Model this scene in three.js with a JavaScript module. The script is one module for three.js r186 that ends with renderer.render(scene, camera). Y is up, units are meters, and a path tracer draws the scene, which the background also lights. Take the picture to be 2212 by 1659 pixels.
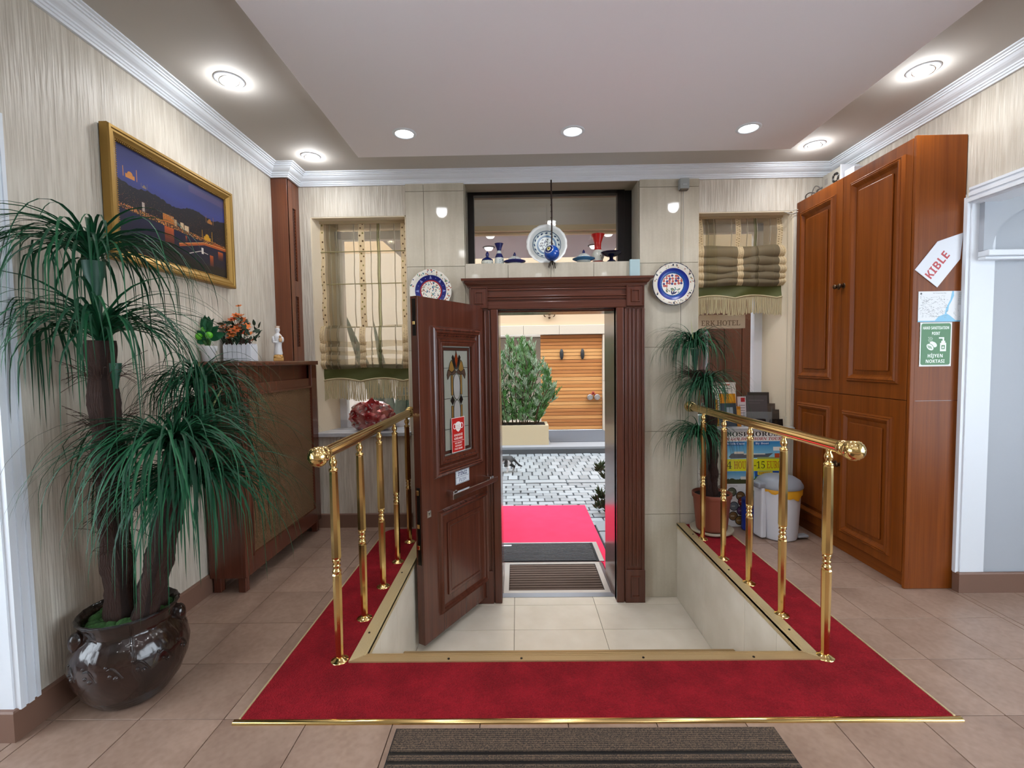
import * as THREE from 'three';
import { mergeGeometries } from 'three/addons/utils/BufferGeometryUtils.js';
import { RoundedBoxGeometry } from 'three/addons/geometries/RoundedBoxGeometry.js';
import { RectAreaLightUniformsLib } from 'three/addons/lights/RectAreaLightUniformsLib.js';
import { MarchingCubes } from 'three/addons/objects/MarchingCubes.js';

// ---------------------------------------------------------------- camera, sky, exposure
const scene = new THREE.Scene();
const FOCAL = 1007.8;                                   // pixels in the 2212 x 1659 frame
const camera = new THREE.PerspectiveCamera(2 * Math.atan(829.5 / FOCAL) * 180 / Math.PI, 2212 / 1659, 0.05, 120);
camera.position.set(0, 1.24, 0);
camera.rotation.order = 'YXZ';
camera.rotation.set(-0.05082, 0.0122, -0.0143);
scene.add(camera);
scene.background = new THREE.Color(0.80, 0.90, 1.0);    // bright, evenly overcast sky above the alley
scene.backgroundIntensity = 4.3;
const renderer = new THREE.WebGLRenderer({ antialias: true });
renderer.toneMapping = THREE.LinearToneMapping;
renderer.toneMappingExposure = 1.9;
renderer.shadowMap.enabled = true;
RectAreaLightUniformsLib.init();
const LAMP = 0.68;                                       // candela of one ceiling spot

// ---------------------------------------------------------------- seeded noise
let seed = 7;
const rnd = () => { seed = (seed * 1664525 + 1013904223) >>> 0; return seed / 4294967296; };
const rr = (a, b) => a + (b - a) * rnd();
const hash = (x, y, s) => { let h = (x * 374761393 + y * 668265263 + s * 2147483647 + 1013) | 0; h = Math.imul(h ^ (h >>> 13), 1274126177); h ^= h >>> 16; return (h >>> 0) / 4294967296; };
function vnoise(x, y, px, py, s) {                      // value noise that repeats after px, py cells
  const x0 = Math.floor(x), y0 = Math.floor(y), fx = x - x0, fy = y - y0;
  const u = fx * fx * (3 - 2 * fx), v = fy * fy * (3 - 2 * fy), m = (a, n) => ((a % n) + n) % n;
  const a = hash(m(x0, px), m(y0, py), s), b = hash(m(x0 + 1, px), m(y0, py), s), c = hash(m(x0, px), m(y0 + 1, py), s), d = hash(m(x0 + 1, px), m(y0 + 1, py), s);
  return a + (b - a) * u + (c - a) * v + (a - b - c + d) * u * v;
}
function fbm(u, v, nx, ny, oct, s) { let t = 0, a = 0.5, n = 0; for (let k = 0; k < oct; k++) { t += a * vnoise(u * nx, v * ny, nx, ny, s + k); n += a; a *= 0.5; nx *= 2; ny *= 2; } return t / n; }
const toByte = (c) => Math.max(0, Math.min(255, Math.round(255 * (c <= 0.0031308 ? 12.92 * c : 1.055 * Math.pow(Math.max(c, 0), 1 / 2.4) - 0.055))));
function tex(w, h, fn, srgb, size) {                    // fn(u, v) -> [r, g, b] linear (srgb) or a number; size = metres per repeat [x, y]
  const d = new Uint8Array(w * h * 4);
  for (let j = 0; j < h; j++) for (let i = 0; i < w; i++) {
    const r = fn((i + 0.5) / w, (j + 0.5) / h), k = 4 * (j * w + i);
    if (srgb) { d[k] = toByte(r[0]); d[k + 1] = toByte(r[1]); d[k + 2] = toByte(r[2]); } else d[k] = d[k + 1] = d[k + 2] = Math.max(0, Math.min(255, Math.round(255 * r)));
    d[k + 3] = 255;
  }
  const t = new THREE.DataTexture(d, w, h);
  t.wrapS = t.wrapT = THREE.RepeatWrapping; t.magFilter = THREE.LinearFilter; t.minFilter = THREE.LinearFilter;
  if (srgb) t.colorSpace = THREE.SRGBColorSpace;
  if (size) t.repeat.set(1 / size[0], 1 / size[1]);
  t.needsUpdate = true;
  return t;
}
const lerp3 = (a, b, t) => [a[0] + (b[0] - a[0]) * t, a[1] + (b[1] - a[1]) * t, a[2] + (b[2] - a[2]) * t];
const lin = (hex) => { const c = new THREE.Color(hex); return [c.r, c.g, c.b]; };
const clamp = (x, a = 0, b = 1) => Math.max(a, Math.min(b, x));
function canvasTex(w, h, draw) {
  const c = document.createElement('canvas'); c.width = w; c.height = h;
  const g = c.getContext('2d'); draw(g, w, h);
  const t = new THREE.CanvasTexture(c); t.colorSpace = THREE.SRGBColorSpace; return t;
}

// ---------------------------------------------------------------- geometry helpers
function planarUV(g, swap) {                            // uv in metres from the dominant axis of each face
  const p = g.attributes.position, n = g.attributes.normal, uv = new Float32Array(p.count * 2);
  for (let i = 0; i < p.count; i++) {
    const ax = Math.abs(n.getX(i)), ay = Math.abs(n.getY(i)), az = Math.abs(n.getZ(i));
    let u, v;
    if (ax >= ay && ax >= az) { u = p.getZ(i); v = p.getY(i); } else if (ay >= az) { u = p.getX(i); v = p.getZ(i); } else { u = p.getX(i); v = p.getY(i); }
    if (swap) [u, v] = [v, u];
    uv[2 * i] = u; uv[2 * i + 1] = v;
  }
  g.setAttribute('uv', new THREE.BufferAttribute(uv, 2));
  return g;
}
function clean(g) {
  const q = g.index ? g.toNonIndexed() : g.clone();
  for (const k of Object.keys(q.attributes)) if (!['position', 'normal', 'uv'].includes(k)) q.deleteAttribute(k);
  if (!q.attributes.normal) q.computeVertexNormals();
  if (!q.attributes.uv) q.setAttribute('uv', new THREE.BufferAttribute(new Float32Array(q.attributes.position.count * 2), 2));
  return q;
}
function geo(list, opt = {}) { const a = (Array.isArray(list) ? list : [list]).map(clean); const g = a.length > 1 ? mergeGeometries(a) : a[0]; if (!opt.keepUV) planarUV(g, opt.swap); return g; }
function mesh(name, list, mat, parent = scene, opt = {}) {
  const m = new THREE.Mesh(geo(list, opt), mat);
  m.name = name; m.castShadow = m.receiveShadow = true; if (parent === scene) m.name = numbered(name); parent.add(m);
  if (opt.label) m.userData.label = opt.label;
  if (opt.kind) m.userData.kind = opt.kind;
  return m;
}
const taken = {};
function numbered(n) { if (taken[n] === undefined) { taken[n] = 0; return n; } taken[n]++; return n + '_' + String(taken[n]).padStart(3, '0'); }
function tag(o, label, category, group) { o.userData.label = label; o.userData.category = category; if (group) o.userData.group = group; return o; }
function thing(name, label, category, pos = [0, 0, 0], turn = 0, group) {
  const o = new THREE.Group(); o.name = numbered(name); o.position.set(...pos); o.rotation.y = turn; scene.add(o);
  return tag(o, label, category, group);
}
function struct(name, list, mat, parent = scene, opt = {}) { const m = mesh(name, list, mat, parent, opt); if (parent === scene) { m.userData.kind = 'structure'; } return m; }
const box = (x0, x1, y0, y1, z0, z1) => new THREE.BoxGeometry(Math.abs(x1 - x0), Math.abs(y1 - y0), Math.abs(z1 - z0)).translate((x0 + x1) / 2, (y0 + y1) / 2, (z0 + z1) / 2);
const rbox = (x0, x1, y0, y1, z0, z1, r = 0.004, s = 2) => new RoundedBoxGeometry(Math.abs(x1 - x0), Math.abs(y1 - y0), Math.abs(z1 - z0), s, r).translate((x0 + x1) / 2, (y0 + y1) / 2, (z0 + z1) / 2);
const cyl = (r0, r1, h, x, y, z, n = 24) => new THREE.CylinderGeometry(r1, r0, h, n).translate(x, y + h / 2, z);     // from y upward, r0 below, r1 above
const ball = (r, x, y, z, sx = 1, sy = 1, sz = 1, n = 16) => new THREE.SphereGeometry(r, n, Math.max(6, n * 0.6 | 0)).scale(sx, sy, sz).translate(x, y, z);
const lathe = (pts, n = 32) => new THREE.LatheGeometry(pts.map((p) => new THREE.Vector2(Math.max(p[0], 1e-4), p[1])), n);
const V = (x, y, z) => new THREE.Vector3(x, y, z);
function tube(pts, r, n = 24, m = 8, closed = false) { return new THREE.TubeGeometry(new THREE.CatmullRomCurve3(pts.map((p) => V(...p)), closed), n, r, m, closed); }
function rod(a, b, r, m = 8, r2 = r) { const A = V(...a), B = V(...b), d = B.clone().sub(A), L = d.length(); const g = new THREE.CylinderGeometry(r2, r, L, m).translate(0, L / 2, 0); g.applyQuaternion(new THREE.Quaternion().setFromUnitVectors(V(0, 1, 0), d.normalize())); return g.translate(A.x, A.y, A.z); }
function extrude(pts, depth, bevel = 0, holes = []) {   // shape in xy, pushed along +z
  const s = new THREE.Shape(pts.map((p) => new THREE.Vector2(p[0], p[1])));
  for (const h of holes) s.holes.push(new THREE.Path(h.map((p) => new THREE.Vector2(p[0], p[1]))));
  return new THREE.ExtrudeGeometry(s, { depth, bevelEnabled: bevel > 0, bevelSize: bevel, bevelThickness: bevel, bevelSegments: 2, bevelOffset: -bevel, curveSegments: 20 });
}
// a picture-frame moulding: profile [out, proud] swept round a rectangle in the xy plane, facing +z. out = distance outward from the inner rectangle
function frameRing(x0, x1, y0, y1, prof) {
  const pos = [], quad = (a, b, c, d) => pos.push(...a, ...b, ...c, ...a, ...c, ...d);
  const ring = (o, h) => [[x0 - o, y0 - o, h], [x1 + o, y0 - o, h], [x1 + o, y1 + o, h], [x0 - o, y1 + o, h]];
  for (let k = 0; k < prof.length - 1; k++) { const A = ring(...prof[k]), B = ring(...prof[k + 1]); for (let i = 0; i < 4; i++) { const j = (i + 1) % 4; quad(A[i], B[i], B[j], A[j]); } }
  const g = new THREE.BufferGeometry(); g.setAttribute('position', new THREE.Float32BufferAttribute(pos, 3)); g.computeVertexNormals(); return g;
}
// a profile [out, y] swept along a polyline in plan (points [x, z]); out is to the left of travel
function sweepPlan(path, prof) {
  const N = path.length, pts = [];
  for (let i = 0; i < N; i++) {
    const d = (a, b) => { const x = b[0] - a[0], z = b[1] - a[1], l = Math.hypot(x, z); return [x / l, z / l]; };
    const d0 = i ? d(path[i - 1], path[i]) : d(path[i], path[i + 1]), d1 = i < N - 1 ? d(path[i], path[i + 1]) : d0;
    const n0 = [d0[1], -d0[0]], n1 = [d1[1], -d1[0]], s = [n0[0] + n1[0], n0[1] + n1[1]], k = 2 / (s[0] * s[0] + s[1] * s[1]);
    pts.push(prof.map(([o, y]) => [path[i][0] + s[0] * k * o, y, path[i][1] + s[1] * k * o]));
  }
  const pos = [];
  for (let i = 0; i < N - 1; i++) for (let k = 0; k < prof.length - 1; k++) { const a = pts[i][k], b = pts[i + 1][k], c = pts[i + 1][k + 1], d = pts[i][k + 1]; pos.push(...a, ...b, ...c, ...a, ...c, ...d); }
  const g = new THREE.BufferGeometry(); g.setAttribute('position', new THREE.Float32BufferAttribute(pos, 3)); g.computeVertexNormals(); return g;
}
function plane(w, h) { return new THREE.PlaneGeometry(w, h); }
// a thin sheet with a printed front: box whose +z face carries the picture
function sheet(name, w, h, t, picture, parent, back) {
  const m = new THREE.Mesh(clean(new THREE.BoxGeometry(w, h, t)), picture); // every face shows the print, only the front is large
  m.name = name; m.castShadow = m.receiveShadow = true; parent.add(m); return m;
}
const std = (color, roughness = 0.6, extra = {}) => new THREE.MeshStandardMaterial({ color, roughness, ...extra });
const phys = (color, roughness = 0.5, extra = {}) => new THREE.MeshPhysicalMaterial({ color, roughness, ...extra });

// ---------------------------------------------------------------- materials
const M = {};
{
  const paperC = (u, v) => { const s = 0.6 * fbm(u, v, 96, 8, 3, 11) + 0.4 * fbm(u, v, 220, 5, 2, 15), t = clamp((s - 0.32) * 2.6); return lerp3([0.50, 0.45, 0.37], [0.64, 0.59, 0.505], t); };
  const paperB = (u, v) => clamp(0.6 * fbm(u, v, 96, 8, 3, 11) + 0.4 * fbm(u, v, 220, 5, 2, 15));
  M.paper = std(0xffffff, 0.46, { map: tex(1024, 512, paperC, true, [1.0, 1.0]), bumpMap: tex(1024, 512, paperB, false, [1.0, 1.0]), bumpScale: 0.0045 });
  const stone = (u, v, s) => { const a = fbm(u, v, 4, 3, 5, s), b = fbm(u, v, 40, 3, 3, s + 9), c = fbm(u, v, 90, 90, 2, s + 20); return clamp(0.55 * a + 0.35 * b + 0.1 * c); };
  M.marble = [];
  const stoneMap = tex(512, 512, (u, v) => lerp3([0.50, 0.455, 0.365], [0.66, 0.615, 0.52], clamp((stone(u, v, 31) - 0.28) * 2.0)), true, [0.9, 0.9]);
  for (const k of [0.94, 1.0, 0.97]) M.marble.push(std(new THREE.Color(k, k, k * 0.985), 0.05, { map: stoneMap }));
  M.grout = std(0x8d8472, 0.9);
  M.floorGrout = std(0x4a3a33, 0.9);
  const clay = tex(512, 512, (u, v) => { const t = 0.6 * fbm(u, v, 5, 5, 4, 51) + 0.4 * fbm(u, v, 60, 60, 2, 55); return lerp3([0.255, 0.165, 0.122], [0.355, 0.243, 0.185], clamp((t - 0.25) * 2)); }, true, [0.9, 0.9]);
  M.tile = [0.96, 1.0, 1.04].map((k) => std(new THREE.Color(k, k, k), 0.34, { map: clay }));
  const creamT = tex(256, 256, (u, v) => { const t = fbm(u, v, 6, 6, 4, 61); return lerp3([0.72, 0.66, 0.545], [0.83, 0.775, 0.665], t); }, true, [0.6, 0.6]);
  M.creamTile = [0.97, 1.0].map((k) => std(new THREE.Color(k, k, k), 0.22, { map: creamT }));
  // woods: grain runs along v
  const grain = (u, v, s) => { const w = fbm(u, v, 3, 1, 3, s) * 0.5, r = 0.5 + 0.5 * Math.sin((u * 9 + w * 3.2 + 0.25 * fbm(u, v, 2, 2, 3, s + 3)) * Math.PI * 2), f = fbm(u, v, 180, 6, 2, s + 7), m = fbm(u, v, 24, 2, 3, s + 12); return clamp(0.15 * r + 0.35 * f + 0.5 * m); };
  const wood = (a, b, s, rough, extra = {}) => { const map = tex(512, 512, (u, v) => lerp3(a, b, clamp((grain(u, v, s) - 0.2) * 1.7)), true, [0.7, 1.4]); return phys(0xffffff, rough, { map, ...extra }); };
  M.cherry = wood([0.150, 0.034, 0.0035], [0.255, 0.068, 0.0085], 71, 0.36, { specularIntensity: 0.4 });
  M.mahogany = wood([0.072, 0.0190, 0.0098], [0.125, 0.0345, 0.0185], 81, 0.27, { clearcoat: 0.35, clearcoatRoughness: 0.14 });
  M.column = wood([0.10, 0.024, 0.008], [0.21, 0.062, 0.020], 91, 0.3, { clearcoat: 0.2, clearcoatRoughness: 0.2 });
  M.slat = [0x000000, 0, 0, 0].map((_, i) => wood([[0.42, 0.16, 0.045], [0.50, 0.21, 0.065], [0.36, 0.125, 0.035], [0.56, 0.26, 0.09]][i], [[0.60, 0.27, 0.085], [0.70, 0.36, 0.13], [0.52, 0.22, 0.07], [0.74, 0.41, 0.16]][i], 101 + i * 5, 0.5));
  const pile = tex(512, 512, (u, v) => { const a = fbm(u, v, 160, 160, 2, 111), b = fbm(u, v, 9, 9, 4, 117); return lerp3([0.150, 0.0050, 0.0088], [0.275, 0.0092, 0.0165], clamp((0.45 * a + 0.55 * b - 0.25) * 2)); }, true, [0.6, 0.6]);
  const pileB = tex(512, 512, (u, v) => fbm(u, v, 170, 170, 2, 111), false, [0.6, 0.6]);
  M.carpet = phys(0xffffff, 0.95, { map: pile, bumpMap: pileB, bumpScale: 0.004, sheen: 0.15, sheenRoughness: 0.5, sheenColor: new THREE.Color(0.5, 0.06, 0.09), specularIntensity: 0.3 });
  const skylitPinkC = tex(256, 256, (u, v) => { const a = fbm(u, v, 8, 8, 4, 121); return lerp3([0.76, 0.012, 0.066], [0.86, 0.022, 0.088], a); }, true, [0.9, 0.9]);
  M.pink = std(0xffffff, 0.9, { map: skylitPinkC });  // red carpet outdoors: pink of overexposed sky light put into the colour
  M.brass = std(new THREE.Color(0.78, 0.56, 0.23), 0.16, { metalness: 1 });
  const hammer = tex(256, 256, (u, v) => fbm(u, v, 40, 40, 3, 131), false, [0.12, 0.12]);
  M.brassTrim = std(new THREE.Color(0.70, 0.58, 0.34), 0.42, { metalness: 0.7, bumpMap: hammer, bumpScale: 0.002 });
  M.nosing = std(new THREE.Color(0.46, 0.32, 0.16), 0.42, { metalness: 0.5, bumpMap: hammer, bumpScale: 0.0006 });
  M.chrome = std(new THREE.Color(0.72, 0.71, 0.70), 0.14, { metalness: 1 });
  M.alu = std(new THREE.Color(0.46, 0.47, 0.49), 0.38, { metalness: 0.85 });
  M.darkMetal = std(0x1b1714, 0.4, { metalness: 0.6 });
  M.bronze = std(new THREE.Color(0.10, 0.06, 0.035), 0.3, { metalness: 0.9 });
  M.white = std(0xe2e8ef, 0.42);
  M.whiteWall = std(0xacb2ba, 0.5);
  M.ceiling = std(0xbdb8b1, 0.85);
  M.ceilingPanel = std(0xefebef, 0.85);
  M.base = std(0x77594a, 0.5);
  M.black = std(0x0b0a0a, 0.3);
  M.blackMat = std(0x161515, 0.85);
  M.gold = std(new THREE.Color(0.37, 0.225, 0.06), 0.42, { metalness: 0.75 });
  M.glass = phys(0xffffff, 0.02, { transmission: 1, thickness: 0, ior: 1.5 });
  M.leaf = phys(new THREE.Color(0.008, 0.060, 0.027), 0.5, { specularIntensity: 0.45 });
  M.leaf2 = phys(new THREE.Color(0.013, 0.100, 0.040), 0.5, { specularIntensity: 0.45 });
  M.paleLeaf = std(new THREE.Color(0.45, 0.46, 0.20), 0.6);
  M.bark = std(new THREE.Color(0.035, 0.014, 0.009), 0.95, { bumpMap: tex(256, 256, (u, v) => fbm(u, v, 60, 8, 3, 141), false, [0.2, 0.3]), bumpScale: 0.01 });
  M.fibre = std(new THREE.Color(0.055, 0.026, 0.016), 0.95);
  M.greenPlastic = std(new THREE.Color(0.012, 0.07, 0.042), 0.5);
  M.moss = std(0xffffff, 0.95, { map: tex(256, 256, (u, v) => lerp3([0.006, 0.03, 0.008], [0.055, 0.16, 0.035], clamp((fbm(u, v, 40, 40, 3, 151) - 0.2) * 1.7)), true, [0.2, 0.2]) });
  M.glaze = phys(0xffffff, 0.16, { map: tex(256, 256, (u, v) => lerp3([0.006, 0.003, 0.0025], [0.030, 0.013, 0.009], clamp((fbm(u, v, 6, 6, 4, 161) - 0.2) * 1.6)), true, [0.5, 0.5]), clearcoat: 0.4, clearcoatRoughness: 0.06, bumpMap: tex(256, 256, (u, v) => fbm(u, v, 14, 10, 3, 165), false, [0.5, 0.5]), bumpScale: 0.006 });
  M.terracotta = std(new THREE.Color(0.19, 0.045, 0.022), 0.55);
  M.soil = std(0x1d1410, 1);
  M.greyStone = std(0xffffff, 0.3, { map: tex(256, 256, (u, v) => { const t = fbm(u, v, 4, 10, 5, 171); return lerp3([0.22, 0.24, 0.27], [0.62, 0.62, 0.63], clamp((t - 0.25) * 2)); }, true, [0.6, 0.6]) });
  M.facade = std(0xc4ad92, 0.8);
  M.facadeTrim = std(0xc6bcae, 0.75);
  M.outWall = std(0xeeeeee, 0.8);
  M.cobble = [0.78, 0.9, 1.0, 1.1].map((k) => std(new THREE.Color(0.275 * k, 0.295 * k, 0.31 * k), 0.42));
  M.cobbleBed = std(0x4a4c50, 0.9);
  M.planter = std(0xc4b698, 0.8);
}
// ================================================================ the room
const XL = -1.69, XR = 2.29, ZB = -3.45, YC = 2.60, PIT = -0.555;
const PX0 = -0.655, PX1 = 1.175, PZ1 = -1.89;             // the sunk entrance well

// floor: bed, then every tile that shows
{
  const bed = [box(-3.1, PX0 - 0.02, -0.12, -0.008, -3.8, -0.36), box(PX1 + 0.02, 3.7, -0.12, -0.008, -3.8, -0.36), box(PX0 - 0.02, PX1 + 0.02, -0.12, -0.008, PZ1, -0.36)];
  const floor = struct('floor', bed, M.floorGrout);
  mesh('floor_slab', box(-3.1, 3.7, -0.12, 0, -0.36, 3.1), M.tile[1], floor);
  const T = 0.3003, GX = -1.045, GZ = -1.5594, gap = 0.0014;
  const variants = [];
  const full = (k) => { if (!variants[k]) { variants[k] = planarUV(clean(rbox(-T / 2 + gap, T / 2 - gap, -0.010, 0, -T / 2 + gap, T / 2 - gap, 0.0012, 1))); const uv = variants[k].attributes.uv; for (let i = 0; i < uv.count; i++) uv.setXY(i, uv.getX(i) + 0.217 * k, uv.getY(i) + 0.391 * k); } return variants[k]; };
  for (let i = -4; i < 13; i++) for (let j = -3; j < 7; j++) {
    let x0 = GX + T * i, x1 = x0 + T, z1 = GZ - T * j, z0 = z1 - T;
    const cx = (x0 + x1) / 2, cz = (z0 + z1) / 2;
    if (x0 > -0.985 && x1 < 1.478 && cz < -1.56) continue;   // under the carpet and the well
    const m = M.tile[(hash(i, j, 5) * 3) | 0], parts = [];
    const seg = [x0, ...[XL, XR].filter((w) => w > x0 + 0.004 && w < x1 - 0.004), x1];
    for (let k = 0; k < seg.length - 1; k++) { const c = (seg[k] + seg[k + 1]) / 2, lim = c < XL ? -1.48 : c > XR ? -2.41 : ZB; if (z1 > lim + 0.02) parts.push([seg[k], seg[k + 1], Math.max(z0, lim), z1]); }
    if (parts.length === 1 && parts[0][1] - parts[0][0] > T - 0.001 && parts[0][2] === z0) { const t = new THREE.Mesh(full((hash(i, j, 6) * 6) | 0), m); t.name = 'floor_tile'; t.position.set(cx, 0, cz); t.receiveShadow = t.castShadow = true; floor.add(t); }
    else for (const [a, b, c, d] of parts) mesh('floor_tile', rbox(a + gap, b - gap, -0.010, 0, c + gap, d - gap, 0.0012, 1), m, floor);
  }
}
// the entrance well: lower floor, its sides and the steps down
{
  const low = struct('floor_lower', box(-0.70, 1.22, PIT - 0.12, PIT - 0.006, -3.62, -1.8), M.grout);
  const xs = [PX0, -0.045, 0.545, PX1], zs = [-2.45, -2.71, -3.022, -3.334, -3.60];
  for (let i = 0; i < 3; i++) for (let j = 0; j < 4; j++) mesh('floor_tile', rbox(xs[i] + 0.0015, xs[i + 1] - 0.0015, PIT - 0.012, PIT, zs[j + 1] + 0.0015, zs[j] - 0.0015, 0.001, 1), M.creamTile[(i + j) % 2], low);
  const side = (name, x, s) => {
    const w = struct(name, box(x - s * 0.012, x - s * 0.10, PIT - 0.1, -0.010, -3.5, PZ1 + 0.02), M.grout);
    const zz = [ZB, -2.95, -2.40, -2.10, PZ1];
    for (let k = 0; k < 4; k++) mesh('marble_slab', rbox(Math.min(x, x - s * 0.014), Math.max(x, x - s * 0.014), PIT - 0.02, -0.010, zz[k] + 0.001, zz[k + 1] - 0.001, 0.001, 1), M.creamTile[k % 2], w);
  };
  side('wall_well_left', PX0, 1); side('wall_well_right', PX1, -1);
  const st = struct('stairs', box(PX0, PX1, PIT, -0.195, -1.92, PZ1), M.creamTile[0]);
  [[-0.185, -2.19], [-0.37, -2.51]].forEach(([y, z]) => {
    mesh('step', rbox(PX0 + 0.001, PX1 - 0.001, PIT, y - 0.004, z + 0.012, -1.915, 0.002, 1), M.creamTile[1], st);
    const n = mesh('nosing', rbox(PX0 + 0.004, PX1 - 0.004, y - 0.022, y + 0.004, z, z + 0.055, 0.004, 2), M.nosing, st, { label: 'worn brass coloured nosing strip' });
    mesh('rib', [0.016, 0.030].map((o) => box(PX0 + 0.005, PX1 - 0.005, y + 0.003, y + 0.0062, z + o, z + o + 0.005)), M.nosing, n);
    for (const sx of [-0.28, 0.12, 0.55, 0.93]) mesh('screw', cyl(0.005, 0.005, 0.002, sx, y + 0.0035, z + 0.042, 10), M.darkMetal, n);
  });
  mesh('riser', box(PX0, PX1, -0.19, -0.012, PZ1 - 0.004, PZ1 + 0.02), M.creamTile[0], st);
}
// metal edging round the well, mitred
{
  const y = 0.009, flat = (pts, h) => extrude(pts.map(([x, z]) => [x, -z]), h, 0.001).rotateX(-Math.PI / 2);
  const mk = (name, pts, ribs, mat) => { const t = struct(name, flat(pts, 0.012).translate(0, 0.001, 0), mat); mesh('raised_edge', ribs, mat, t); return t; };
  const z0 = -1.848, z1 = PZ1 - 0.006, l0 = -0.711, l1 = PX0 + 0.006, r0 = PX1 - 0.006, r1 = 1.226;
  const tl = mk('trim_1', [[l0, z0], [l1, z1], [l1, -3.43], [l0, -3.43]], [box(l1 - 0.006, l1, -0.02, 0.016, z1, -3.43), box(l1 - 0.017, l1 - 0.012, 0.006, 0.0155, z1 + 0.01, -3.43)], M.brassTrim);
  const tr = mk('trim_2', [[r1, z0], [r1, -3.43], [r0, -3.43], [r0, z1]], [box(r0, r0 + 0.006, -0.02, 0.016, z1, -3.43), box(r0 + 0.012, r0 + 0.017, 0.006, 0.0155, z1 + 0.01, -3.43)], M.brassTrim);
  const tf = mk('trim_3', [[l0, z0], [r1, z0], [r0, z1], [l1, z1]], [box(l1, r0, -0.022, 0.016, z1, z1 + 0.007), box(l1 - 0.01, r0 + 0.01, 0.006, 0.0152, z1 + 0.014, z1 + 0.018)], M.nosing);
  for (const z of [-2.05, -2.65, -3.2]) { mesh('screw', cyl(0.005, 0.005, 0.003, l0 + 0.022, 0.0135, z, 10), M.darkMetal, tl); mesh('screw', cyl(0.005, 0.005, 0.003, r1 - 0.022, 0.0135, z, 10), M.darkMetal, tr); }
  for (const x of [-0.3, 0.0, 0.5, 0.95]) mesh('screw', cyl(0.005, 0.005, 0.003, x, 0.0135, z0 - 0.012, 10), M.darkMetal, tf);
}
// back wall: core with its openings, papered; marble slabs round the door
{
  const b = (x0, x1, y0, y1) => box(x0, x1, y0, y1, -3.80, ZB);
  const core = [b(-1.81, -1.50, -0.7, 2.6), b(-1.50, -0.80, -0.7, 0.695), b(-1.50, -0.80, 2.305, 2.6), b(1.322, 2.011, -0.7, 0.695), b(1.322, 2.011, 2.29, 2.6), b(2.011, 2.41, -0.7, 2.6)];
  const w = struct('wall_back', core, M.paper);
  mesh('masonry', [b(-0.80, -0.37, -0.7, 2.6), b(-0.37, -0.15, -0.7, 1.935), b(-0.15, 0.73, 1.62, 1.935), b(-0.37, 0.895, 2.525, 2.6), b(0.73, 0.895, -0.7, 1.935), b(0.895, 1.322, -0.7, 2.6)], M.grout, w);
  const S = [], rows = [PIT, 0.08, 0.70, 1.32, 1.93, 2.47, 2.535];
  for (const [x0, x1] of [[-0.797, -0.665], [-0.665, -0.371], [0.896, 1.195], [1.195, 1.323]]) for (let k = 0; k < 6; k++) S.push([x0, x1, rows[k], rows[k + 1]]);
  for (const [x0, x1] of [[-0.371, -0.058], [-0.058, 0.254], [0.254, 0.565], [0.565, 0.896]]) S.push([x0, x1, 1.62, 1.947]);
  S.push([-0.371, -0.16, PIT, 1.62], [0.735, 0.896, PIT, 1.62]);
  S.forEach(([x0, x1, y0, y1], i) => mesh('marble_slab', rbox(x0 + 0.0012, x1 - 0.0012, y0 + 0.0012, y1 - 0.0012, ZB - 0.004, ZB + 0.014, 0.0012, 1), M.marble[i % 3], w));
  // lining of the transom opening
  mesh('marble_slab', rbox(-0.37, 0.895, 1.933, 1.947, -3.80, ZB + 0.012, 0.001, 1), M.marble[1], w);
  mesh('marble_slab', box(-0.376, -0.366, 1.947, 2.53, -3.80, ZB), M.marble[2], w);
  mesh('marble_slab', box(0.891, 0.901, 1.947, 2.53, -3.80, ZB), M.marble[0], w);
  // plain plaster lining of the two window recesses
  const lining = std(0xd9cbb2, 0.7);
  const splay = (p) => extrude(p.map(([x, z]) => [x, -z]), 1.62).rotateX(-Math.PI / 2).translate(0, 0.690, 0);
  for (const [x0, x1, y1, p] of [[-1.50, -0.80, 2.305, [[-1.502, ZB - 0.003], [-1.492, ZB - 0.003], [-1.415, -3.70], [-1.415, -3.80], [-1.502, -3.80]]], [1.322, 2.011, 2.29, [[2.013, ZB - 0.003], [2.013, -3.80], [1.915, -3.80], [1.915, -3.70], [2.003, ZB - 0.003]]]]) { mesh('window_lining', [x0 < 0 ? box(x1 - 0.008, x1 + 0.004, 0.695, y1, -3.80, ZB - 0.002) : box(x0 - 0.004, x0 + 0.008, 0.695, y1, -3.80, ZB - 0.002), box(x0, x1, y1 - 0.008, y1 + 0.004, -3.80, ZB - 0.002), splay(p)], lining, w); }
}
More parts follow.
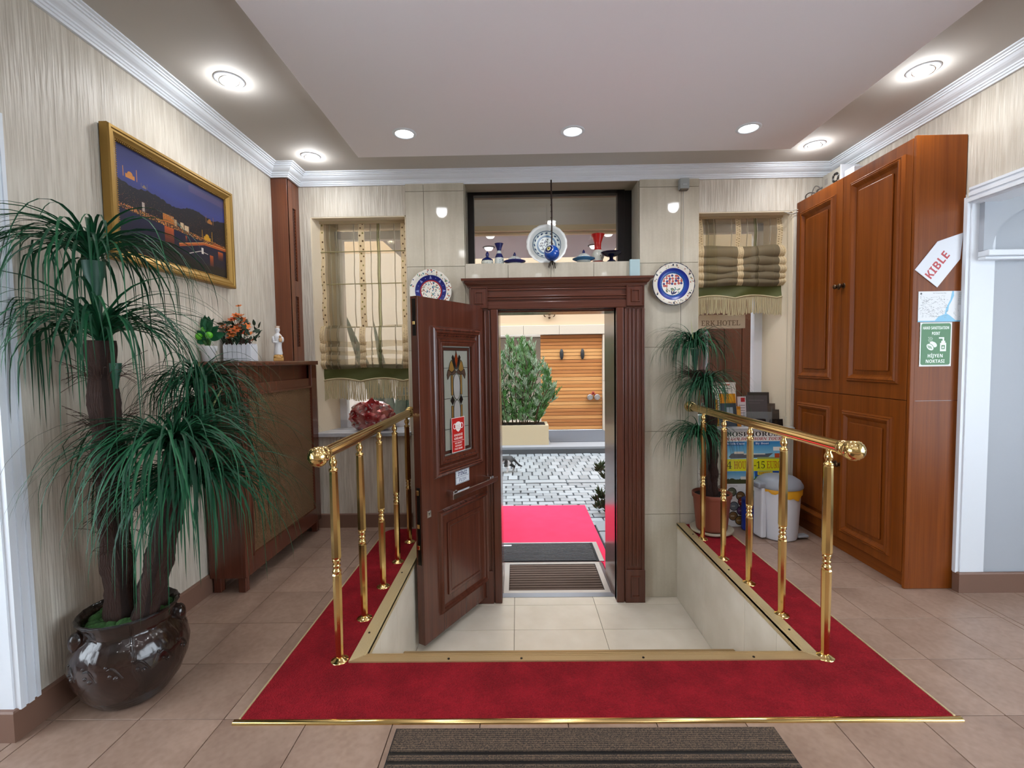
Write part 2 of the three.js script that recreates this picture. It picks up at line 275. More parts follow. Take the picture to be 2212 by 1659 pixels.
// side walls, the lintels over the arched passages, and the lobby behind the viewer
{
  const lw = struct('wall_left', [box(XL - 0.12, XL, -0.1, YC, -3.8, -1.48), box(XL - 0.12, XL, 2.0, YC, -1.48, 1.6), box(XL - 0.12, XL, -0.1, YC, 1.6, 3.0)], M.paper);
  const rw = struct('wall_right', [box(XR, XR + 0.12, -0.1, YC, -3.8, -2.41), box(XR, XR + 0.12, 2.0, YC, -2.41, 1.6), box(XR, XR + 0.12, -0.1, YC, 1.6, 3.0)], M.paper);
  struct('wall_lobby', box(-3.2, 3.8, -0.1, YC, 3.0, 3.12), M.paper);
  struct('wall_passage_left', [box(-3.2, -3.08, -0.1, YC, -1.6, -1.2), box(-3.2, -3.08, -0.1, YC, 1.6, 3.0), box(-3.2, -3.08, -0.1, 0.3, -1.2, 1.6), box(-3.2, -3.08, 2.3, YC, -1.2, 1.6), box(-3.2, XL - 0.001, -0.1, YC, -1.62, -1.482)], M.whiteWall);
  const jr = struct('wall_passage_right', [box(3.68, 3.8, -0.1, YC, -2.55, -1.35), box(3.68, 3.8, -0.1, YC, 1.9, 3.0), box(3.68, 3.8, -0.1, 0.3, -1.35, 1.9), box(3.68, 3.8, 2.3, YC, -1.35, 1.9), box(XR + 0.001, 3.8, -0.1, YC, -2.55, -2.412)], M.whiteWall);
  // blind arch on the right passage wall, with its ledge
  const cx = 2.575, cy = 1.752, r = 0.205, arc = [];
  for (let k = 0; k <= 28; k++) { const a = Math.PI - Math.PI * k / 28; arc.push([cx + r * Math.cos(a), cy + r * Math.sin(a)]); }
  mesh('arch_spandrel', extrude([[2.325, cy], ...arc, [3.6, cy], [3.6, 2.5], [2.325, 2.5]], 0.035).translate(0, 0, -2.413), M.whiteWall, jr);
  mesh('arch_ledge', [rbox(2.325, 3.6, 1.722, 1.752, -2.413, -2.352, 0.006), rbox(2.325, 3.6, 1.706, 1.722, -2.413, -2.368, 0.005)], M.white, jr);
  // white mouldings framing the passages, on the papered faces
  const casing = (name, x, s, zEnd) => {
    const g = [], y1 = 2.0;
    for (const [o0, o1, p] of [[0, 0.016, 0.020], [0.016, 0.028, 0.013], [0.028, 0.046, 0.018], [0.046, 0.058, 0.011], [0.058, 0.07, 0.016]]) {
      g.push(box(x, x + s * p, 0.10, y1 - 0.0 + o1, zEnd - o1, zEnd - o0));
      g.push(box(x, x + s * p, y1 + o0, y1 + o1, zEnd, 1.6));
    }
    return struct(name, g, M.white);
  };
  casing('trim_4', XL, 1, -1.48); casing('trim_5', XR, -1, -2.41);
  struct('trim_6', [box(XL - 0.12, XL + 0.001, 0.1, 2.0, -1.482, -1.474), box(XL - 0.12, XL, 1.99, 2.0, -1.48, 1.6)], M.white);
  struct('trim_7', [box(XR - 0.001, XR + 0.12, 0.1, 2.0, -2.414, -2.404), box(XR, XR + 0.12, 1.99, 2.0, -2.41, 1.6)], M.white);
  // skirting
  const sk = (name, path) => struct(name, sweepPlan(path, [[0.0, 0], [0.014, 0], [0.014, 0.098], [0.010, 0.104], [0.0, 0.105]]), M.base);
  sk('baseboard_left', [[XL, -3.45], [XL, -1.474], [-3.08, -1.474]]);
  sk('baseboard_back', [[-0.80, ZB], [XL, ZB]]);
  sk('baseboard_back_right', [[XR, ZB], [1.325, ZB]]);
  sk('baseboard_right', [[3.6, -2.404], [XR - 0.002, -2.404], [XR - 0.002, -2.43]]);
}
// ceiling, dropped panel and cornice
{
  const P0 = [-1.01, 1.765, -3.075, 2.4];
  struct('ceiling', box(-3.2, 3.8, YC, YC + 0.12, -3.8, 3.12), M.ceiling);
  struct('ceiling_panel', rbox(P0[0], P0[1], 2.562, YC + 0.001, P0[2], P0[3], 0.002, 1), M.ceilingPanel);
  const prof = [[0, 2.520], [0.013, 2.520], [0.015, 2.529], [0.020, 2.531], [0.021, 2.540], [0.027, 2.542], [0.028, 2.549], [0.034, 2.553], [0.043, 2.558], [0.052, 2.566], [0.059, 2.577], [0.066, 2.578], [0.067, 2.585], [0.075, 2.586], [0.076, 2.592], [0.089, 2.593], [0.089, 2.601]];
  struct('trim_cornice', sweepPlan([[XR, 3.0], [XR, ZB], [-1.575, ZB], [-1.575, -3.27], [XL, -3.27], [XL, 3.0]], prof), M.white);
}
// recessed ceiling spots
function downlight(x, y, z, r, label, tilt, group, power = 1) {
  const t = thing('ceiling_spotlight', label, 'ceiling light', [x, y, z], 0, group);
  mesh('trim_ring', lathe([[r * 0.98, -0.001], [r * 1.02, -0.006], [r * 1.18, -0.006], [r * 1.34, -0.002], [r * 1.34, 0.0015]], 36), M.white, t);
  const glow = new THREE.MeshStandardMaterial({ color: 0xffffff, emissive: new THREE.Color(0.93, 0.97, 1.0), emissiveIntensity: tilt ? 14 : 6, roughness: 0.4 });
  const b = mesh('bulb', tilt ? lathe([[0.001, -0.020], [r * 0.45, -0.018], [r * 0.70, -0.010], [r * 0.76, 0.001]], 28) : lathe([[0.001, -0.006], [r * 0.6, -0.0055], [r * 0.97, -0.002], [r * 0.98, 0.001]], 32), glow, t);
  if (tilt) { b.rotation.z = tilt; mesh('gimbal_ring', new THREE.TorusGeometry(r * 0.87, 0.0035, 8, 32).rotateX(Math.PI / 2).rotateZ(tilt * 0.5).translate(0, -0.006, 0), M.chrome, t); }
  const L = new THREE.SpotLight(new THREE.Color(0.985, 0.985, 1.0), LAMP * power, 0, 1.47, 0.6, 2);
  L.position.set(0, -0.032, 0); L.castShadow = true; L.shadow.radius = 2.2; t.add(L); L.target.position.set(0, -1, 0); t.add(L.target);
  if (tilt) { const H = new THREE.PointLight(new THREE.Color(0.95, 0.97, 1.0), 0.20 * power, 0, 2); H.position.set(0, -0.034, 0); H.castShadow = true; t.add(H); }
  return t;
}
{
  const gp = 'round spots in the dropped ceiling panel', gr = 'gimbal spots along the ceiling margin', gl = 'added fill spots over the unseen lobby';
  [[-0.637, -2.768], [0.339, -2.78], [1.355, -2.786]].forEach(([x, z], i) => downlight(x, 2.562, z, 0.052, ['flush round spot on the ceiling panel, in line with the floral wall plate', 'flush round spot in the middle of the ceiling panel row, above the doorway', 'flush round spot on the ceiling panel, end of its row towards the wardrobe'][i], 0, gp));
  downlight(-1.36, YC, -2.288, 0.050, 'gimbal spot with bright halo in the ceiling above the framed night picture', 0.35, gr, 0.62);
  downlight(-1.341, YC, -3.126, 0.046, 'gimbal spot in the ceiling by the wooden corner column', 0.25, gr, 0.5);
  downlight(1.934, YC, -3.10, 0.046, 'gimbal spot in the ceiling above the far end of the wardrobe', -0.25, gr, 0.5);
  downlight(1.96, YC, -2.327, 0.050, 'gimbal spot in the ceiling above the near end of the wardrobe', -0.3, gr, 0.62);
  for (const z of [-1.2, 0.4, 2.0]) for (const x of [-0.637, 0.339, 1.355]) downlight(x, 2.562, z, 0.052, 'added fill spot in the unseen lobby ceiling behind the viewer', 0, gl, 0.7);  // unseen spots, added here and in the passages as fill light
  for (const z of [-0.9, 0.6]) for (const x of [-2.3, 2.9]) downlight(x, YC, z, 0.052, 'added fill spot in the unseen side passage ceiling', 0, gl, 0.9);
}
// ================================================================ doorway
{
  const f = new THREE.Group(); f.name = 'door_2'; f.userData = { kind: 'structure', label: 'dark mahogany door surround with fluted side posts and moulded head', category: 'door frame' }; scene.add(f);
  const zf = -3.375, zb = ZB + 0.013;
  for (const [s, x0, x1] of [['l', -0.34, -0.134], ['r', 0.71, 0.916]]) {
    const flip = s === 'l' ? -1 : 1, cx = (x0 + x1) / 2;
    const post = mesh('side_post', [rbox(x0, x1, PIT, 1.61, zb, zf, 0.004)], M.mahogany, f);
    const inner = s === 'l' ? x1 : x0;
    mesh('inner_moulding', [rbox(Math.min(inner, inner + flip * 0.055), Math.max(inner, inner + flip * 0.055), PIT, 1.6065, zf - 0.01, zf + 0.0178, 0.008, 3), rbox(Math.min(inner + flip * 0.06, inner + flip * 0.075), Math.max(inner + flip * 0.06, inner + flip * 0.075), PIT, 1.60, zf - 0.01, zf + 0.010, 0.005, 2)], M.mahogany, post);
    for (const o of [0.098, 0.126, 0.154]) mesh('flute', rbox(inner + flip * o - 0.008, inner + flip * o + 0.008, PIT + 0.27, 1.60, zf - 0.004, zf + 0.009, 0.007, 3), M.mahogany, post);
    mesh('outer_bead', rbox(Math.min(inner + flip * 0.184, inner + flip * 0.206), Math.max(inner + flip * 0.184, inner + flip * 0.206), PIT, 1.60, zf - 0.004, zf + 0.012, 0.007, 3), M.mahogany, post);
    // plinth block with a sunk panel
    const bx = inner + flip * 0.135, pl = mesh('plinth_block', [rbox(bx - 0.072, bx + 0.072, PIT, PIT + 0.245, zf - 0.01, zf + 0.020, 0.004), frameRing(bx - 0.022, bx + 0.022, PIT + 0.055, PIT + 0.19, [[0, 0.0205], [0.002, 0.030], [0.010, 0.030], [0.013, 0.0205]]).translate(0, 0, zf)], M.mahogany, post);
    // corner block with a raised square
    const cb = mesh('corner_block', [rbox(bx - 0.063, bx + 0.063, 1.612, 1.765, zf - 0.01, zf + 0.022, 0.004), frameRing(bx - 0.020, bx + 0.020, 1.655, 1.722, [[0, 0.022], [0.003, 0.030], [0.009, 0.030], [0.013, 0.022]]).translate(0, 0, zf), frameRing(bx - 0.052, bx + 0.052, 1.624, 1.753, [[0, 0.022], [0.003, 0.029], [0.008, 0.029], [0.010, 0.022]]).translate(0, 0, zf)], M.mahogany, f);
  }
  const hx0 = -0.34, hx1 = 0.916;
  mesh('head_board', [rbox(hx0, hx1, 1.605, 1.77, zb, zf, 0.003), rbox(-0.134 - 0.076, 0.71 + 0.076, 1.605, 1.66, zf - 0.01, zf + 0.018, 0.008, 3)], M.mahogany, f, { swap: true });
  mesh('head_moulding', [1.672, 1.690, 1.738, 1.756].map((y, i) => rbox(-0.21, 0.786, y, y + 0.012, zf - 0.004, zf + 0.010 + (i % 2) * 0.004, 0.005, 3)), M.mahogany, f, { swap: true });
  mesh('head_cornice', sweepPlan([[hx1 + 0.0, zb], [hx1 + 0.0, zf], [hx0, zf], [hx0, zb]].map((p) => p), [[-0.01, 1.765], [0.012, 1.765], [0.014, 1.778], [0.022, 1.782], [0.030, 1.792], [0.033, 1.803], [0.050, 1.806], [0.052, 1.822], [-0.11, 1.822]]), M.mahogany, f, { swap: true });
  mesh('cornice_cap', box(hx0 - 0.03, hx1 + 0.03, 1.80, 1.8215, zb, zf + 0.04), M.mahogany, f, { swap: true });
  // lining of the opening through the wall
  mesh('jamb_lining', [box(-0.155, -0.134, PIT, 1.61, -3.815, zf), box(0.71, 0.735, PIT, 1.61, -3.815, zf), box(-0.155, 0.735, 1.605, 1.625, -3.815, zf)], M.mahogany, f);
  mesh('door_stop', [box(-0.134, 0.71, 1.596, 1.606, -3.56, -3.50)], M.mahogany, f);
}
// the open leaf: local x from the free edge to the hinges, front face at z = 0
{
  const leaf = new THREE.Group(); leaf.name = 'door_1'; leaf.position.set(-0.588, -0.505, -2.773); leaf.rotation.y = Math.PI / 3;
  leaf.userData = { kind: 'structure', label: 'open mahogany entrance door with leaded glass panel and steel pull bar', category: 'door' }; scene.add(leaf);
  const W = 0.80, Hh = 2.135, D = 0.055, gx0 = 0.208, gx1 = 0.548, gy0 = 1.12, gy1 = 1.855;
  // slab with a hole for the glass
  const o = 0.003;
  const slab = mesh('door_slab', extrude([[0, 0], [W, 0], [W, Hh], [0, Hh]], D - 0.004, 0.002, [[[gx0, gy0], [gx0, gy1], [gx1, gy1], [gx1, gy0]]]).translate(0, 0, -D + 0.002), M.mahogany, leaf);
  const hl = (x0, x1, y0, y1, p) => frameRing(x0, x1, y0, y1, p);
  mesh('panel_moulding', [hl(gx0, gx1, gy0, gy1, [[-0.012, -0.02], [-0.012, 0.006], [0.006, 0.012], [0.012, 0.010], [0.016, 0.016], [0.028, 0.018], [0.034, 0.012], [0.038, 0.004]]), hl(gx0 - 0.038, gx1 + 0.038, gy0 - 0.052, gy1 + 0.05, [[0, 0.001], [0.006, 0.006], [0.014, 0.006], [0.018, 0.018], [0.026, 0.022], [0.034, 0.016], [0.040, 0.022], [0.050, 0.018], [0.056, 0.004], [0.060, 0]])], M.mahogany, leaf);
  const low = [0.208, 0.63, 0.22, 0.72];
  mesh('lower_moulding', hl(low[0] - 0.03, low[1] + 0.03, low[2] - 0.06, low[3] + 0.04, [[-0.008, 0.001], [0.002, 0.006], [0.006, 0.018], [0.014, 0.022], [0.022, 0.014], [0.028, 0.018], [0.034, 0.005], [0.038, 0]]), M.mahogany, leaf);
  mesh('lower_panel', [rbox(low[0] + 0.022, low[1] - 0.022, low[2] + 0.0, low[3] - 0.02, -0.004, 0.010, 0.004), hl(low[0] + 0.022, low[1] - 0.022, low[2], low[3] - 0.02, [[-0.03, 0.0102], [-0.025, 0.0125], [-0.02, 0.0102]])], M.mahogany, leaf);
  // leaded glass: pieces of coloured glass between lead cames
  const gl = new THREE.Group(); gl.name = 'glass_panel'; gl.position.set(0, 0, -0.016); leaf.add(gl);
  const tint = (c, t = 0.75, r = 0.25) => phys(c, r, { transmission: t, thickness: 0 });
  const G = { clear: tint(0xcfd2c8, 0.62, 0.35), border: tint(0x5a3023, 0.25, 0.4), outer: tint(0xc4c8c0, 0.5, 0.4), orange: tint(0x9a3a08, 0.35, 0.3), dark: tint(0x1c1410, 0.2, 0.3), amber: tint(0xb89048, 0.5, 0.3), white: tint(0xc9c8c4, 0.45, 0.5), brown: tint(0x5c4535, 0.3, 0.4) };
  const ax0 = gx0 + 0.0, ax1 = gx1 - 0.0, ay0 = gy0, ay1 = gy1, mx = (ax0 + ax1) / 2;
  const flatP = (name, pts, mat, z = 0) => mesh(name, extrude(pts, 0.003).translate(0, 0, z), mat, gl);
  // frame bands
  const band = (name, a, b, mat) => { const [x0, x1, y0, y1] = [ax0 + a, ax1 - a, ay0 + a, ay1 - a], [u0, u1, v0, v1] = [ax0 + b, ax1 - b, ay0 + b, ay1 - b];
    flatP(name, [[x0, y0], [x1, y0], [u1, v0], [u0, v0]], mat); flatP(name, [[x1, y0], [x1, y1], [u1, v1], [u1, v0]], mat); flatP(name, [[x1, y1], [x0, y1], [u0, v1], [u1, v1]], mat); flatP(name, [[x0, y1], [x0, y0], [u0, v0], [u0, v1]], mat); };
  band('border_glass', -0.012, 0.022, G.outer); band('border_glass', 0.022, 0.040, G.border);
  const fx0 = ax0 + 0.04, fx1 = ax1 - 0.04, fy0 = ay0 + 0.04, fy1 = ay1 - 0.04;
  // field of clear panes, split by horizontal leads
  for (const [y0, y1] of [[fy0, 1.30], [1.30, 1.50], [1.50, 1.70], [1.70, fy1]]) { flatP('glass_pane', [[fx0, y0], [mx, y0], [mx, y1], [fx0, y1]], G.clear); flatP('glass_pane', [[mx, y0], [fx1, y0], [fx1, y1], [mx, y1]], G.clear); }
  const oval = (cx, cy, rx, ry, n = 24) => Array.from({ length: n }, (_, k) => { const a = 2 * Math.PI * k / n; return [cx + rx * Math.cos(a), cy + Math.sign(Math.sin(a)) * ry * Math.pow(Math.abs(Math.sin(a)), 0.7)]; });
  const P = (name, pts, mat) => { flatP(name, pts, mat, 0.004); cames.push(pts.map(([x, y]) => [x, y])); };
  const cames = [];
  P('glass_pane', oval(mx, 1.575, 0.036, 0.085), G.white); P('glass_pane', oval(mx, 1.395, 0.036, 0.090), G.white);
  for (const s of [-1, 1]) {
    const q = (pts) => pts.map(([x, y]) => [mx + s * x, y]);
    P('glass_pane', q([[0.046, 1.455], [0.066, 1.485], [0.046, 1.515], [0.026, 1.485]]), G.dark);
    P('glass_pane', q([[0.040, 1.52], [0.058, 1.52], [0.058, 1.66], [0.040, 1.65]]), G.amber); P('glass_pane', q([[0.040, 1.24], [0.058, 1.24], [0.058, 1.45], [0.040, 1.45]]), G.amber);
    P('glass_pane', q([[0.012, 1.69], [0.030, 1.725], [0.046, 1.77], [0.034, 1.785], [0.016, 1.755]]), G.dark);
    P('glass_pane', q([[0.022, 1.685], [0.050, 1.665], [0.080, 1.69], [0.066, 1.735], [0.050, 1.752], [0.034, 1.722]]), G.amber);
    P('glass_pane', q([[0.0, 1.672], [0.030, 1.655], [0.070, 1.655], [0.092, 1.625], [0.100, 1.655], [0.088, 1.69], [0.050, 1.672], [0.02, 1.69]]), G.brown);
  }
  P('glass_pane', [[mx, 1.69], [mx + 0.018, 1.755], [mx, 1.81], [mx - 0.018, 1.755]], G.orange);
  const lead = std(0x2a2825, 0.5, { metalness: 0.5 }), lg = [];
  for (const c of cames) for (let k = 0; k < c.length; k++) { const a = c[k], b = c[(k + 1) % c.length]; lg.push(rod([a[0], a[1], 0.007], [b[0], b[1], 0.007], 0.0016, 5)); }
  for (const y of [1.30, 1.50, 1.70]) for (const [x0, x1] of [[fx0, mx - 0.06], [mx + 0.06, fx1]]) lg.push(rod([x0, y, 0.004], [x1, y, 0.004], 0.0016, 5));
  for (const a of [0.022, 0.040]) { const c = [[ax0 + a, ay0 + a], [ax1 - a, ay0 + a], [ax1 - a, ay1 - a], [ax0 + a, ay1 - a]]; for (let k = 0; k < 4; k++) lg.push(rod([...c[k], 0.004], [...c[(k + 1) % 4], 0.004], 0.0018, 5)); }
  lg.push(rod([mx, 1.81, 0.006], [mx, fy1, 0.006], 0.0016, 5));
  mesh('lead_came', lg, lead, gl);
  // square-section steel pull
  mesh('pull_bar', [rbox(0.20, 0.765, 0.868, 0.902, 0.055, 0.083, 0.003), rbox(0.235, 0.275, 0.872, 0.910, -0.002, 0.06, 0.003), rbox(0.665, 0.705, 0.872, 0.910, -0.002, 0.06, 0.003)], M.chrome, leaf, { label: 'square steel pull bar on two brackets' });
  mesh('key_plate', [rbox(0.040, 0.075, 0.785, 0.827, -0.002, 0.005, 0.002), frameRing(0.046, 0.069, 0.791, 0.821, [[0, 0.005], [0.001, 0.008], [0.003, 0.008], [0.004, 0.005]])], M.chrome, leaf, { label: 'small square steel key plate' });
  mesh('keyhole', [box(0.0555, 0.0595, 0.797, 0.808, 0.004, 0.0058), cyl(0.0045, 0.0045, 0.0018, 0, 0, 0, 12).rotateX(Math.PI / 2).translate(0.0575, 0.811, 0.0045)], M.black, leaf);
  // lock hardware let into the free edge
  mesh('edge_plate', [rbox(-0.003, 0.001, 0.50, 0.98, -0.040, -0.014, 0.001), rbox(-0.003, 0.001, 1.90, 2.12, -0.040, -0.014, 0.001)], M.darkMetal, leaf);
  mesh('lock_bolt', [rbox(-0.010, 0.001, 0.73, 0.756, -0.036, -0.018, 0.002), rbox(-0.012, 0.001, 0.60, 0.626, -0.036, -0.018, 0.002), rbox(-0.012, 0.0, 0.935, 0.965, -0.036, -0.018, 0.002), rbox(-0.008, 0.0, 1.965, 1.985, -0.036, -0.018, 0.002)], M.brass, leaf);
  mesh('hinge', [0.25, 1.05, 1.85].map((y) => cyl(0.009, 0.009, 0.11, W + 0.004, y, -0.012, 12)), M.brass, leaf);
  // notices on the leaf
  const push = canvasTex(256, 152, (g, w, h) => { g.fillStyle = '#dfe6ee'; g.fillRect(0, 0, w, h); g.strokeStyle = '#20324e'; g.lineWidth = 4; g.strokeRect(6, 6, w - 12, h - 12); g.fillStyle = '#16315f'; g.textAlign = 'center'; g.font = 'bold 58px sans-serif'; g.fillText('İTİNİZ', w / 2, 64); g.fillRect(14, 76, w - 28, 4); g.font = '54px sans-serif'; g.fillText('PUSH', w / 2, 132); });
  const ps = sheet('push_sign', 0.152, 0.092, 0.0025, std(0xffffff, 0.4, { map: push }), leaf); ps.position.set(0.405, 0.968, 0.0035); ps.userData.label = 'small white push notice in two languages';
  const mask = canvasTex(256, 420, (g, w, h) => {
    g.fillStyle = '#e9dcd6'; g.fillRect(0, 0, w, h); g.fillStyle = '#c02823'; g.fillRect(7, 7, w - 14, h - 14); g.fillStyle = '#f2ece8'; g.strokeStyle = '#f2ece8'; g.lineWidth = 9;
    g.beginPath(); g.moveTo(70, 75); g.quadraticCurveTo(128, 30, 186, 75); g.quadraticCurveTo(196, 150, 128, 178); g.quadraticCurveTo(60, 150, 70, 75); g.fill();
    g.beginPath(); g.ellipse(58, 105, 24, 30, 0, 0, 7); g.stroke(); g.beginPath(); g.ellipse(198, 105, 24, 30, 0, 0, 7); g.stroke();
    g.fillStyle = '#f2ece8'; g.beginPath(); g.moveTo(70, 75); g.quadraticCurveTo(128, 30, 186, 75); g.quadraticCurveTo(196, 150, 128, 178); g.quadraticCurveTo(60, 150, 70, 75); g.fill();
    g.strokeStyle = '#c9a9a2'; g.lineWidth = 4; for (const y of [92, 112, 132]) { g.beginPath(); g.moveTo(84, y); g.quadraticCurveTo(128, y + 14, 172, y); g.stroke(); }
    g.fillStyle = '#f2ece8'; g.textAlign = 'center'; g.font = 'bold 36px sans-serif'; g.fillText('MASKESİZ', w / 2, 226); g.fillText('GİRİLMEZ', w / 2, 268); g.fillRect(22, 284, w - 44, 4);
    g.font = 'bold 29px sans-serif'; g.fillText('NO ENTRY', w / 2, 322); g.fillText('WITHOUT', w / 2, 356); g.fillText('FACE MASK', w / 2, 390); });
  const ms = sheet('mask_notice', 0.142, 0.232, 0.0015, std(0xffffff, 0.35, { map: mask }), leaf); ms.position.set(0.372, 1.255, 0.0005); ms.userData.label = 'red notice with a white face mask stuck on the glass';
}
// ================================================================ windows
function windowUnit(n, x0, x1, y0, y1, mull) {
  const w = new THREE.Group(); w.name = 'window_' + n; w.userData = { kind: 'structure' }; scene.add(w);
  const z = -3.72, pv = std(0xdfe2e8, 0.35), o = 0.065;
  const fr = (u0, u1, v0, v1) => [rbox(u0, u0 + o, v0, v1, z - 0.03, z + 0.03, 0.004), rbox(u1 - o, u1, v0, v1, z - 0.03, z + 0.03, 0.004), rbox(u0, u1, v0, v0 + o, z - 0.03, z + 0.03, 0.004), rbox(u0, u1, v1 - o, v1, z - 0.03, z + 0.03, 0.004)];
  mesh('window_frame', fr(x0, x1, y0, y1), pv, w);
  if (mull) mesh('mullion', rbox(mull - 0.03, mull + 0.03, y0 + o, y1 - o, z - 0.025, z + 0.025, 0.004), pv, w);
  const edges = mull ? [[x0 + o, mull - 0.03], [mull + 0.03, x1 - o]] : [[x0 + o, x1 - o]];
  for (const [a, b] of edges) mesh('window_pane', box(a - 0.005, b + 0.005, y0 + o - 0.005, y1 - o + 0.005, z - 0.002, z + 0.002), M.glass, w);
  return w;
}
windowUnit(1, -1.428, -0.802, 0.72, 2.265);
windowUnit(2, 1.324, 1.922, 0.72, 2.27);
for (const [x0, x1] of [[-1.53, -0.795], [1.318, 2.02]]) struct('window_sill', rbox(x0, x1, 0.690, 0.722, -3.75, ZB + 0.045, 0.006), M.greyStone);
// added side passage windows, out of view, put in as cool fill light
function addedFillWindow(n, x, z0, z1, y0, y1) {
  const w = new THREE.Group(); w.name = 'window_' + n; w.userData = { kind: 'structure' }; scene.add(w);
  const bars = [box(x - 0.03, x + 0.03, y0, y1, z0, z0 + 0.06), box(x - 0.03, x + 0.03, y0, y1, z1 - 0.06, z1), box(x - 0.03, x + 0.03, y0, y0 + 0.06, z0, z1), box(x - 0.03, x + 0.03, y1 - 0.06, y1, z0, z1)];
  mesh('window_frame', bars, M.white, w);
  for (const k of [1, 2]) { const z = z0 + (z1 - z0) * k / 3; mesh('mullion', box(x - 0.025, x + 0.025, y0, y1, z - 0.03, z + 0.03), M.white, w); }
  for (let k = 0; k < 3; k++) mesh('window_pane', box(x - 0.002, x + 0.002, y0 + 0.05, y1 - 0.05, z0 + (z1 - z0) * k / 3 + 0.028, z0 + (z1 - z0) * (k + 1) / 3 - 0.028), M.glass, w);
}
addedFillWindow(4, 3.74, -1.35, 1.9, 0.3, 2.3); addedFillWindow(5, -3.14, -1.2, 1.6, 0.3, 2.3);
// transom light over the door
{
  const w = new THREE.Group(); w.name = 'window_3'; w.userData = { kind: 'structure' }; scene.add(w);
  const z = -3.66, x0 = -0.338, x1 = 0.800;
  mesh('window_frame', [rbox(x0 - 0.03, x0 + 0.02, 1.947, 2.53, z - 0.03, z + 0.03, 0.003), rbox(x1 - 0.02, x1 + 0.035, 1.947, 2.53, z - 0.03, z + 0.03, 0.003), rbox(x0, x1, 2.50, 2.53, z - 0.03, z + 0.03, 0.003), rbox(x0, x1, 1.947, 1.962, z - 0.03, z + 0.03, 0.003), rbox(x1 + 0.035, 0.893, 1.947, 2.53, z - 0.02, z + 0.01, 0.002)], M.black, w);
  mesh('window_pane', box(x0, x1, 1.955, 2.51, z - 0.002, z + 0.002), M.glass, w);
}
